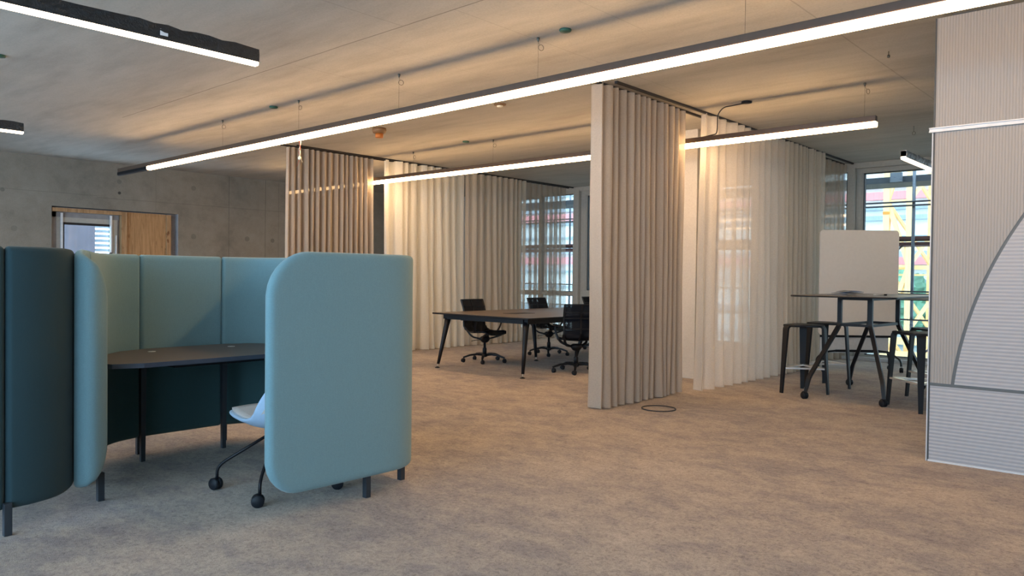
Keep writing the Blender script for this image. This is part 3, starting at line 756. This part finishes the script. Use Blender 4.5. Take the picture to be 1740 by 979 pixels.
# ================================================================== chair in the booth
def caster(mb, x, y, z, ang, r=.03, w=.019, m=0, hood=True, h=.02):
    """twin wheel caster whose stem stands at x, y; trails along ang"""
    M = Matrix.Translation((x, y, z)) @ Matrix.Rotation(ang, 4, 'Z')
    for s in (-1, 1):
        prof = [(0, -w / 2), (r * .88, -w / 2), (r, -w / 4), (r, w / 4), (r * .88, w / 2), (0, w / 2)]
        mb.lathe([(max(p[0], .001), p[1]) for p in prof], 18, m, M @ Matrix.Translation((.010, s * (w / 2 + .0015), r)) @ Matrix.Rotation(pi / 2, 4, 'X'))
    if hood:
        mb.tube([(.010 + (r + .004) * cos(t), 0, r + (r + .004) * sin(t)) for t in [radians(a) for a in (-10, 20, 50, 80, 110, 140, 165)]], 0, m=m, M=M, sq=(w * .35 + .004, .004))
    mb.tube([(0, 0, r), (0, 0, 2 * r + h)], .006, 8, m, M=M)
    return mb
vc = thing('visitor_chair', 'pale blue shell chair on black wire legs with casters, pushed into the blue-green booth', 'chair', (-4.085, 2.44, 0), pi)   # local +x = front, faces the desk
prof = [(.315, .455), (.275, .464), (.2, .463), (.1, .452), (0, .442), (-.12, .442), (-.205, .458), (-.265, .51), (-.31, .59), (-.345, .69), (-.375, .79), (-.39, .84)]
half = [.10, .165, .205, .225, .235, .24, .245, .24, .235, .225, .20, .15]
lift = [.0, .0, .002, .006, .014, .032, .085, .10, .07, .05, .04, .03]
vs = []; fs = []; NV = 13
for (x, z), hw, lf in zip(prof, half, lift):
    for k in range(NV):
        v = -1 + 2 * k / (NV - 1); e = abs(v) ** 3
        vs.append((x + e * lf * .5 * (1 if x < -.12 else 0), v * hw, z + e * lf))
for i in range(len(prof) - 1):
    for k in range(NV - 1): fs.append((i * NV + k, (i + 1) * NV + k, (i + 1) * NV + k + 1, i * NV + k + 1))
m = MB().add(vs, fs, 0, True)
low = []                 # underside bulges into a keel at the legs
for (x, z), hw, lf in zip(prof, half, lift):
    for k in range(NV):
        v = -1 + 2 * k / (NV - 1); e = abs(v) ** 3
        th = .026 + (1 - v * v) * .05 * max(0, 1 - abs(x + .02) / .30)
        dn = Vector((0, 0, -1)) if x > -.15 else Vector((-.85, 0, -.4)).normalized()
        edge = .8 + .2 * min(1, (1 - abs(v)) * 3)
        if x in (.315, -.39): edge *= .7
        low.append((x + e * lf * .5 * (1 if x < -.12 else 0) + dn.x * th * edge, v * hw * (1 - .03), z + e * lf + dn.z * th * edge))
n0 = len(vs)
allv = vs + low; N = len(prof)
f2 = [tuple(n0 + i for i in f[::-1]) for f in fs]
rim = [i * NV for i in range(N)] + [(N - 1) * NV + k for k in range(1, NV)] + [i * NV + NV - 1 for i in range(N - 2, -1, -1)] + [k for k in range(NV - 2, 0, -1)]
f3 = [(rim[i], rim[(i + 1) % len(rim)], n0 + rim[(i + 1) % len(rim)], n0 + rim[i]) for i in range(len(rim))]
sh = MB().add(allv, fs + f2 + f3, 0, True).build('shell', M_SHELL, vc)
md = sh.modifiers.new('subsurf', 'SUBSURF'); md.levels = 1; md.render_levels = 1
pv = []; 
for (x, z), hw, lf in list(zip(prof, half, lift))[1:8]:
    for k in range(9):
        v = -1 + 2 * k / 8; e = abs(v * .86) ** 3
        pv.append((x + (.0), v * hw * .86, z + e * lf + .006 + .006 * (1 - v * v)))
pf = [(i * 9 + k, (i + 1) * 9 + k, (i + 1) * 9 + k + 1, i * 9 + k + 1) for i in range(6) for k in range(8)]
o = MB().add(pv, pf, 0, True).build('seat_pad', M_PAD, vc); sd = o.modifiers.new('solidify', 'SOLIDIFY'); sd.thickness = .012; sd.offset = 0
hub = MB().lathe([(.02, .33), (.045, .335), (.05, .36), (.035, .40), (.03, .43)], 18).build('hub', M_BLACK, vc)
for k, (x, y) in enumerate(((.245, .25), (.245, -.25), (-.245, .25), (-.245, -.25))):
    lg = MB().tube(rounded([(x * .07, y * .07, .345), (x * .90, y * .90, .165), (x, y, .125), (x, y, .065)], .045), .0095, 10).build('leg', M_BLACK, vc)
    caster(MB(), x, y, 0, [.3, .5, 1.0, -2.2][k], .036, .026, hood=False, h=.0).build('caster', M_CASTER, lg)

# ================================================================== meeting table
TX0, TX1, TY0, TY1 = -8.05, -6.235, 7.225, 11.75
tb = thing('meeting_table', 'long black meeting table on tapered splayed legs between the curtains', 'table', ((TX0 + TX1) / 2, (TY0 + TY1) / 2, 0))
bp(MB().prism(rrect(TX0, TX1, TY0, TY1, .03, 3), .742, .762, 0, None, 1, bev=.004), 'tabletop', [M_TABLE, M_BLACK], tb)
bp(MB().box(TX0 + .12, TX0 + .18, TY0 + .12, TY1 - .12, .675, .742).box(TX1 - .18, TX1 - .12, TY0 + .12, TY1 - .12, .675, .742).box(TX0 + .18, TX1 - .18, TY0 + .10, TY0 + .16, .675, .742).box(TX0 + .18, TX1 - .18, TY1 - .16, TY1 - .10, .675, .742).box(TX0 + .18, TX1 - .18, 8.95, 9.01, .675, .742), 'under_frame', M_BLACK, tb)
for (tx, ty), (fx, fy) in (((-7.86, 7.37), (-7.865, 7.18)), ((-6.40, 7.37), (-6.32, 7.22)), ((-7.66, 8.98), (-7.50, 8.88)), ((-6.62, 8.98), (-6.78, 8.88)), ((-7.86, 11.6), (-7.9, 11.7)), ((-6.42, 11.6), (-6.35, 11.7))):
    d = Vector((tx - fx, ty - fy, .69 - 0.0)); P = lambda t: (fx + d.x * t, fy + d.y * t, d.z * t)
    lg = bp(MB().tube([P(.075), P(.5), P(.85), P(1.0)], [.020, .029, .037, .046], 16), 'leg', M_BLACK, tb)
    MB().tube([P(.02), P(.08)], .006, 8).build('adjuster_pin', M_CHROME, lg)
    MB().lathe([(.034, 0), (.034, .007), (.012, .016), (.006, .02)], 18, M=Matrix.Translation((fx, fy, 0))).build('foot_disc', M_BLACK, lg)
bp(MB().box(-7.26, -7.04, 7.86, 8.30, .7615, .765, bev=.001), 'cable_flap', M_BLACK2, tb)

# ------------------------------------------------------------------ mesh task chairs
M_MESH = cloth('chair_mesh', (0.010, 0.012, 0.018), 0.10, 0.035)
def task_chair(label, loc, rotz):
    c = thing('task_chair', label, 'office chair', loc, rotz, 'black mesh chairs around the meeting table')
    pr = [(.245, .435), (.225, .458), (.17, .466), (.08, .458), (-.02, .452), (-.11, .458), (-.18, .485), (-.222, .535), (-.228, .60), (-.21, .67), (-.215, .74), (-.24, .82), (-.268, .885), (-.283, .925)]
    hw = [.19, .215, .225, .23, .23, .228, .225, .222, .222, .222, .223, .226, .228, .228]
    vs = []; fs = []; K = 9
    for (x, z), h in zip(pr, hw):
        for k in range(K):
            v = -1 + 2 * k / (K - 1); sag = .018 * (1 - v * v)
            vs.append((x - (sag if z > .52 else 0), v * h, z - (sag if z <= .52 else 0)))
    for i in range(len(pr) - 1):
        for k in range(K - 1): fs.append((i * K + k, (i + 1) * K + k, (i + 1) * K + k + 1, i * K + k + 1))
    MB().add(vs, fs, 0, True).build('mesh_shell', M_MESH, c)
    for s in (-1, 1):
        MB().tube([(x, s * h, z) for (x, z), h in zip(pr, hw)], 0, sq=(.011, .009)).build('side_rail', M_BLACK2, c)
    for i, nm in ((0, 'front_bar'), (5, 'seat_bar'), (8, 'lumbar_bar'), (10, 'back_bar'), (11, 'back_bar'), (13, 'top_bar')):
        x, z = pr[i]; h = hw[i]; w_ = .010 if i != 10 else .016
        MB().tube([(x - .02 * (1 - v * v) * (1 if z > .52 else 0), v * h, z - .02 * (1 - v * v) * (0 if z > .52 else 1)) for v in (-1, -.6, -.2, .2, .6, 1)], 0, sq=(w_, .008)).build(nm, M_BLACK2, c)
    MB().tube([(x - .022 if z > .52 else x, 0, z if z > .52 else z - .022) for x, z in pr[5:]], 0, sq=(.010, .006)).build('back_spine', M_BLACK2, c)
    for s in (-1, 1):
        MB().tube(rounded([(.235, s * .205, .44), (.12, s * .17, .385), (.02, s * .06, .345), (-.10, s * .17, .375), (-.205, s * .222, .52)], .06), 0, sq=(.015, .011)).build('support_arm', M_BLACK2, c)
        ar = MB().tube(rounded([(.03, s * .235, .452), (.055, s * .27, .52), (.09, s * .275, .625)], .04), 0, sq=(.016, .009)).build('armrest', M_BLACK2, c)
        MB().box(-.215, .135, s * .275 - .026, s * .275 + .026, .622, .646, bev=.008).build('armrest_pad', M_BLACK2, ar)
    MB().lathe([(.025, .29), (.05, .30), (.075, .335), (.085, .36), (.05, .385)], 16).build('mechanism', M_BLACK2, c)
    MB().tube([(0, -.05, .34), (-.02, -.17, .335), (-.03, -.25, .325)], .005, 6).build('height_lever', M_BLACK2, c)
    MB().lathe([(.030, .10), (.030, .20), (.026, .21), (.020, .215), (.018, .30)], 16).build('gas_lift', M_BLACK, c)
    MB().lathe([(.02, .075), (.038, .08), (.042, .11), (.034, .13)], 16).build('hub', M_BLACK2, c)
    for k in range(5):
        a = 2 * pi * k / 5 + .35
        P = lambda r, z: (r * cos(a), r * sin(a), z)
        sp = MB().tube([P(.02, .105), P(.12, .118), (P(.22, .108)), P(.30, .082), P(.325, .072)], 0, sq=[(.024, .015), (.022, .014), (.019, .012), (.015, .011), (.013, .010)]).build('base_spoke', M_BLACK2, c)
        caster(MB(), .315 * cos(a), .315 * sin(a), 0, a + [1.2, 2.0, -1.1, .4, 2.6][k], .028, .02, h=.004).build('caster', M_CASTER, sp)
    return c
ch = task_chair('black mesh office chair at the near left corner of the meeting table', (-7.91, 8.17, 0), 0.0)
dup(ch, (-7.91, 9.68, 0), 0.0, 'black mesh office chair in the middle of the far side of the meeting table')
dup(ch, (-6.23, 8.21, 0), radians(141), 'black mesh office chair with its back to the camera, beside the tall curtain')
dup(ch, (-7.91, 11.18, 0), 0.0, 'black mesh office chair mostly hidden behind the tall curtain, only its edge showing')

# ================================================================== bar table
bt = thing('bar_table', 'high black table on angled legs with casters, in front of the whiteboard', 'table', (-2.75, 9.0, 0))
bp(MB().prism(rrect(-3.27, -2.205, 8.05, 10.0, .06, 5), 1.108, 1.125, 0, None, 1, bev=.006), 'tabletop', [M_BARTOP, M_BLACK], bt)
posts = {'FL': ((-2.93, 8.63), (-3.145, 8.235)), 'FR': ((-2.61, 8.63), (-2.365, 8.30)), 'BL': ((-2.86, 9.42), (-3.155, 9.69)), 'BR': ((-2.55, 9.40), (-2.42, 9.97))}
for k, ((x, y), (fx, fy)) in posts.items():
    mx, my = fx + (x - fx) * .10, fy + (y - fy) * .10
    lg = bp(MB().tube(rounded([(x, y, 1.108), (x, y, .80), (mx, my, .23), (fx, fy, .055)], .05), 0, sq=[(.021, .021)] * 8 + [(.019, .019)] * 7 + [(.013, .013)]), 'leg', M_BLACK, bt)
    caster(MB(), fx, fy, 0, 2.6, .038, .026, h=-.02).build('caster', M_CASTER, lg)
r_ = [posts[k][0] for k in ('FL', 'FR', 'BR', 'BL')]
m = MB()
for i in range(4): a, b = r_[i], r_[(i + 1) % 4]; m.tube([(a[0], a[1], .80), (b[0], b[1], .80)], 0, sq=(.012, .014))
bp(m, 'stretcher_ring', M_BLACK, bt)
m = MB()
for i in range(4): a, b = r_[i], r_[(i + 1) % 4]; m.tube([(a[0], a[1], 1.09), (b[0], b[1], 1.09)], 0, sq=(.018, .017))
bp(m, 'top_frame', M_BLACK, bt)
# papers and a marker on it
for (x, y, r, w, l), lab, mt in (((-3.0, 8.75, .3, .21, .30), 'dark printed brochure lying open on the high table, bottom of three', M_PAPER), ((-2.93, 8.85, -.25, .21, .29), 'bluish brochure laid across the others on the high table', M_PAPER), ((-2.86, 8.72, .65, .20, .28), 'dark brochure lying on top toward the table middle', M_PAPER)):
    k = {.3: 0, -.25: 1, .65: 2}[r]; z = 1.125 + .017 * k
    mb = MB(); pg = []
    for i in range(9):
        u = i / 8; pg.append((u, .003 + .010 * sin(pi * u) * (.4 + k * .5)))
    for i in range(8):
        a, b = pg[i], pg[i + 1]
        x0, x1 = -w / 2 + w * a[0], -w / 2 + w * b[0]
        mb.add([(x0, -l / 2, .0), (x1, -l / 2, 0), (x1, l / 2, 0), (x0, l / 2, 0), (x0, -l / 2, a[1]), (x1, -l / 2, b[1]), (x1, l / 2, b[1]), (x0, l / 2, a[1])], [(0, 1, 2, 3), (4, 5, 6, 7), (0, 1, 5, 4), (2, 3, 7, 6)])
    tag(mb.build('brochure', mt, None, (x, y, z), r), lab, 'brochure', 'brochures on the high table')
tag(MB().tube([(-.07, 0, .008), (.045, 0, .008)], .004, 8, 0).tube([(.045, 0, .009), (.075, 0, .009)], .009, 10, 1).build('marker_pen', [M_PAPER_W, M_BLACK2], None, (-2.58, 8.83, 1.125), .75), 'whiteboard pen with a black cap on the high table right of the brochures', 'pen')

# ------------------------------------------------------------------ bar stools
def stool(label, cx, cy, angs, R=.30, seat_m=M_STOOL):
    s = thing('bar_stool', label, 'bar stool', (cx, cy, 0), 0, 'black three-legged bar stools')
    rs = R * .80
    # seat: rounded triangle whose corners fold into the legs
    pts = []
    for i, a in enumerate(angs):
        for da in (-24, -14, 0, 14, 24): pts.append((a + da, rs * (1.0 if abs(da) < 20 else .97)))
        nx = angs[(i + 1) % 3] + (360 if i == 2 else 0); mid = (a + nx) / 2
        for q in (-14, 0, 14): pts.append((mid + q, rs * (.74 if q == 0 else .80)))
    poly = [(r * cos(radians(a)), r * sin(radians(a))) for a, r in pts]
    MB().prism(poly, .752, .776, bev=.006).build('seat', seat_m, s)
    for a in angs:
        t = radians(a); d = Vector((cos(t), sin(t), 0)); n = Vector((-d.y, d.x, 0))
        path = rounded([d * (rs - .10) + Vector((0, 0, .763)), d * (rs + .005) + Vector((0, 0, .763)), d * R + Vector((0, 0, 0))], .06, 6)
        L = len(path); vs = []; fs = []
        for i, p in enumerate(path):
            tt = (path[min(i + 1, L - 1)] - path[max(i - 1, 0)]).normalized(); o_ = n.cross(tt).normalized()
            f = max(0, min(1, (.763 - p.z) / .763)); wd = .042 - .022 * f; th = .011
            vs += [p + n * wd + o_ * th, p - n * wd + o_ * th, p - n * wd - o_ * th, p + n * wd - o_ * th]
        for i in range(L - 1):
            for k in range(4): fs.append((i * 4 + k, i * 4 + (k + 1) % 4, (i + 1) * 4 + (k + 1) % 4, (i + 1) * 4 + k))
        fs += [(0, 1, 2, 3), tuple((L - 1) * 4 + k for k in (3, 2, 1, 0))]
        MB().add(vs, fs, 0).build('leg', M_STOOL, s)
    zr = .285; rr = rs + (R - rs) * (1 - zr / .763) - .012
    C_ = [Vector((rr * cos(radians(a)), rr * sin(radians(a)), zr)) for a in angs]
    m = MB()
    for i in range(3): m.tube([C_[i], C_[(i + 1) % 3]], 0, sq=(.026, .009))
    m.build('foot_ring', M_CHROME, s)
    return s
def feet(c, pts): return [math.degrees(atan2(p[1] - c[1], p[0] - c[0])) % 360 for p in pts]
fa = [(-3.51, 8.45), (-3.07, 8.72), (-3.47, 8.99)]; ca = (-3.365, 8.72)
aa = sorted(feet(ca, fa))
stool('black bar stool nearest the sheer curtain, at the left end of the high table', ca[0], ca[1], aa, .29)
stool('black bar stool behind the leftmost one, partly under the high table', ca[0] + .02, ca[1] + .65, aa, .29)
fc = [(-2.42, 8.75), (-2.02, 8.22), (-2.40, 9.30)]
stool('black bar stool on the right of the high table, half hidden by the ribbed partition', -2.09, 8.42, [50, 165, 290], .31)
stool('black bar stool behind the right one, only its seat edge showing', -2.12, 9.20, [50, 165, 290], .30)

# ================================================================== whiteboard on wheels
wb = thing('mobile_whiteboard', 'tall blank whiteboard on a wheeled black frame behind the high table', 'whiteboard', (-3.59, 11.30, 0), atan2(.67, .742))
Lw = .56
R_ = Matrix.Rotation(pi / 2, 4, 'X')
MB().prism(rrect(-Lw, Lw, .505, 1.995, .05, 6), -.012, .012, 0, R_, bev=.003).build('board', M_WHITEBOARD, wb)
MB().box(-Lw + .03, Lw - .03, -.012, .012, .475, .506, bev=.003).build('bottom_rail', M_BLACK, wb)
MB().box(-Lw + .03, Lw - .12, .0, .012, .255, .474).build('lower_panel', M_SILL, wb)
MB().tube([(-.42, .03, .29), (-.42, .03, 1.85)], .013, 8).tube([(.42, .03, .29), (.42, .03, 1.85)], .013, 8).build('upright', M_BLACK, wb)
for s_, x in ((-1, -.30), (1, .30)):
    ft = MB().tube(rounded([(x, .0, .285), (x + s_ * .15, -.02, .27), (x + s_ * .24, -.16, .17), (x + s_ * .245, -.17, .085)], .04), 0, sq=(.014, .012)).tube(rounded([(x, .0, .285), (x + s_ * .15, .04, .27), (x + s_ * .22, .12, .17), (x + s_ * .225, .13, .085)], .04), 0, sq=(.014, .012)).build('foot', M_BLACK, wb)
    caster(MB(), x + s_ * .245, -.17, 0, 1.0, .034, .022, h=0).build('caster', M_CASTER, ft)
    caster(MB(), x + s_ * .225, .13, 0, .3, .034, .022, h=0).build('caster', M_CASTER, ft)
MB().box(-.31, .31, -.016, .016, .268, .30).build('foot_bar', M_BLACK, wb)

# ================================================================== ribbed acoustic partition on the right
PY = 6.07
pn = thing('acoustic_partition', 'ribbed grey partition at the right edge with a curved dark groove and white rail', 'partition', (-1.43, PY, 0), radians(1.0))
XR = 3.2; PZ = 3.165
ox = 1.43
def arcx(z):      # groove edge, local x
    c = (1.6, .245); R = 2.9
    return c[0] - sqrt(max(0, R * R - (z - c[1]) ** 2)) + ox
zs = [.565 + (PZ - .565) * k / 60 for k in range(61)]
gx = .022
lx = [min(XR, arcx(z) - gx / 2) for z in zs]; rx = [min(XR, arcx(z) + gx / 2) for z in zs]
m = MB(); D = .10
# core
MB().box(.004, XR, .004, D, .012, PZ - .002).build('core', M_GROOVE, pn)
v = [(0.006, 0, z) for z in zs] + [(x, 0, z) for x, z in zip(lx, zs)]
m.add(v, [(k, 61 + k, 61 + k + 1, k + 1) for k in range(60)])
m.add([(x, 0, z) for x, z in zip(lx, zs)] + [(x, .01, z) for x, z in zip(lx, zs)], [(k, 61 + k, 61 + k + 1, k + 1) for k in range(60)])
m.build('upright_ribbed_panel', M_RIBV, pn)
m = MB()
v = [(x, 0, z) for x, z in zip(rx, zs)] + [(XR, 0, z) for z in zs]
m.add(v, [(k, 61 + k, 61 + k + 1, k + 1) for k in range(60) if rx[k + 1] < XR - .001])
m.add([(x, 0, z) for x, z in zip(rx, zs)] + [(x, .01, z) for x, z in zip(rx, zs)], [(k, 61 + k, 61 + k + 1, k + 1) for k in range(60)])
m.build('arched_ribbed_panel', M_RIBH, pn)
MB().box(0.006, XR, 0, .01, .012, .543).build('base_panel', M_RIBH, pn)
MB().box(-.006, .004, -.002, D, .0, PZ).build('dark_edge', M_EDGE, pn)
MB().box(-.014, -.006, .0, D * .8, .0, 2.36).build('light_edge', M_EDGE_L, pn)
MB().box(-.03, XR, -.022, .0, 2.354, 2.362).box(-.03, XR, -.022, 0, 2.380, 2.387).box(-.03, XR, -.010, 0, 2.362, 2.380).build('white_rail', M_ALU, pn)
MB().box(.0, XR, -.003, 0, .0, .012).build('foot_strip', M_ALU, pn)
MB().box(.10, .25, .0, .07, PZ, PZ + .01).build('top_shim', M_EDGE, pn)

# ================================================================== ring on the carpet
tag(MB().tube([(.165 * cos(2 * pi * k / 40), .165 * sin(2 * pi * k / 40), .006) for k in range(40)], .006, 6, closed=True).build('floor_ring', M_RING, None, (-3.93, 6.53, 0)), 'thin dark ring lying on the carpet in front of the tall beige curtain', 'ring')

# ================================================================== outside the far facade
struct(MB().box(-80, 60, YF + .5, 160, -4.3, -4), 'ground_outside', M_GROUND)
sc = thing('scaffold', 'grey steel scaffold with plank decks outside the windows', 'scaffolding', (-7, 14.2, -4))
def sp_(mb, name, mat): o = mb.build(name, mat, sc); o.location = -Vector(sc.location); return o
for x in (-13.6, -11.9, -10.1, -8.6, -6.9, -5.3, -3.637, -1.9, -.2, 1.5):
    sp_(MB().tube([(x, 14.2, -4), (x, 14.2, 6)], .028, 8), 'standard', M_STEEL)
    sp_(MB().tube([(x + .2, 15.1, -4), (x + .2, 15.1, 6)], .026, 8), 'standard', M_STEEL)
for z0_, z1_, y0_, y1_, mt, nm in ((2.975, 3.08, 14.2, 15.0, M_STEEL_D, 'deck'), (1.99, 2.045, 14.2, 14.95, M_PLANK, 'plank_deck'), (1.89, 1.945, 14.2, 14.9, M_PLANK, 'plank_deck'), (-.15, -.08, 13.9, 14.9, M_PLANK, 'plank_deck')):
    sp_(MB().box(-14, 3, y0_, y1_, z0_, z1_), nm, mt)
for z in (2.632, 2.567, 3.22, .62, 1.1): sp_(MB().tube([(-14, 14.16, z), (3, 14.16, z)], .016, 6), 'ledger', M_STEEL_D)
for x in (-10.5, -4.7, -2.6): sp_(MB().tube([(x - .9, 14.24, .0), (x + .9, 14.24, 1.9)], .016, 6), 'brace', M_STEEL)
sp_(MB().box(-4.0, -3.81, 14.12, 14.17, 2.98, 3.14), 'deck_plate', M_STEEL)
sp_(MB().box(-10.55, -10.33, 14.1, 14.15, 2.905, 3.0), 'deck_plate', M_BAND)
cr = thing('tower_crane', 'yellow lattice crane mast standing behind the scaffold', 'crane', (-6.5, 24, -4))
def cp(mb, name, mat): o = mb.build(name, mat, cr); o.location = -Vector(cr.location); return o
cx = (-6.86, -6.24); cy = (24.0, 25.0)
for x, y in ((cx[0], 24), (cx[1], 24), (cx[0] + .9, 25.2), (cx[1] + .95, 25.2)):
    cp(MB().box(x - .085, x + .085, y - .085, y + .085, -4, 12), 'mast_chord', M_CRANE)
m = MB(); m2 = MB(); z = -4.0; k = 0
while z < 11:
    for y, dx in ((24, 0), (25.2, .92)):
        a, b = cx[0] + dx, cx[1] + dx
        if k % 2: a, b = b, a
        m.tube([(a, y, z), (b, y, z + 1.9)], 0, sq=(.06, .06))
        m.tube([(cx[0] + dx, y, z + 1.9), (cx[1] + dx, y, z + 1.9)], 0, sq=(.03, .03))
    m.tube([(cx[1], 24, z), (cx[1] + .92, 25.2, z + 1.9)], 0, sq=(.04, .04)); m.tube([(cx[0], 24, z + 1.9), (cx[0] + .92, 25.2, z)], 0, sq=(.04, .04))
    z += 1.9; k += 1
cp(m, 'mast_lattice', M_CRANE)
for z in (3.25, 1.3): cp(MB().box(cx[0] - .09, cx[0] + .09, 23.9, 23.93, z - .04, z + .04), 'joint_plate', M_CRANE_O)
cp(MB().box(-7.6, -4.5, 24.2, 24.3, 1.60, 1.72).box(-7.6, -4.5, 24.2, 24.3, 1.42, 1.47).box(-7.0, -4.6, 23.6, 23.7, -.55, -.35).box(-7.0, -4.6, 23.6, 23.7, -1.1, -.75), 'work_platform', M_CRANE)
# far buildings
def building(label, x0, x1, y, z1, bands, red, mat=M_WHITEWALL):
    b = thing('building', label, 'building', ((x0 + x1) / 2, y, -4))
    def q(mb, n, mt): o = mb.build(n, mt, b); o.location = -Vector(b.location)
    q(MB().box(x0, x1, y, y + 8, -4, z1), 'wall', mat)
    m = MB()
    for z, h in bands: m.box(x0 - .05, x1 + .05, y - .25, y, z, z + h)
    q(m, 'band', M_BAND)
    m = MB()
    for z, h in red: m.box(x0 - .1, x1 + .1, y - .5, y - .26, z, z + h)
    if red: q(m, 'red_barrier', M_REDBAR)
    return b
building('white building with dark bands and red barriers behind the crane', -24, 3, 36, 7.8, [(7.0, .18), (6.2, .1), (5.35, .12), (4.35, .12), (3.9, .2), (3.1, .12), (2.2, .35), (1.2, .12), (-.3, .25), (-1.6, .25)], [(4.78, .34), (1.95, .33)])
building('white building with red barriers seen through the left windows', -45, -25.5, 36, 6.8, [(6.0, .25), (5.1, .2), (4.3, .15), (3.5, .12), (2.6, .35), (1.5, .12), (.6, .12), (-.8, .3)], [(4.55, .4), (2.0, .4)])
for i, (x, y, z, r, l) in enumerate(((-9.3, 33.5, .4, 1.3, 'green tree crown behind the crane mast'), (-6.4, 33.8, .0, 1.25, 'green tree right of the crane mast between scaffold poles'), (-12.5, 33.5, .0, 1.5, 'green tree left of the crane seen behind the whiteboard'))):
    t = thing('tree', l, 'tree', (x, y, -4), 0, 'trees behind the scaffold')
    bm = bmesh.new(); bmesh.ops.create_icosphere(bm, subdivisions=4, radius=r); rnd = random.Random(i)
    for v_ in bm.verts: v_.co *= 1 + rnd.uniform(-.16, .16) + .15 * sin(v_.co.x * 5 + i) * cos(v_.co.z * 4); v_.co.z += z + 4
    me = bpy.data.meshes.new('crown'); bm.to_mesh(me); bm.free(); me.materials.append(M_TREE)
    o = bpy.data.objects.new('crown', me); COL.objects.link(o); o.parent = t
    MB().tube([(0, 0, 0), (0, 0, 4 + z)], [.16, .09], 8).build('trunk', M_BARK, t)
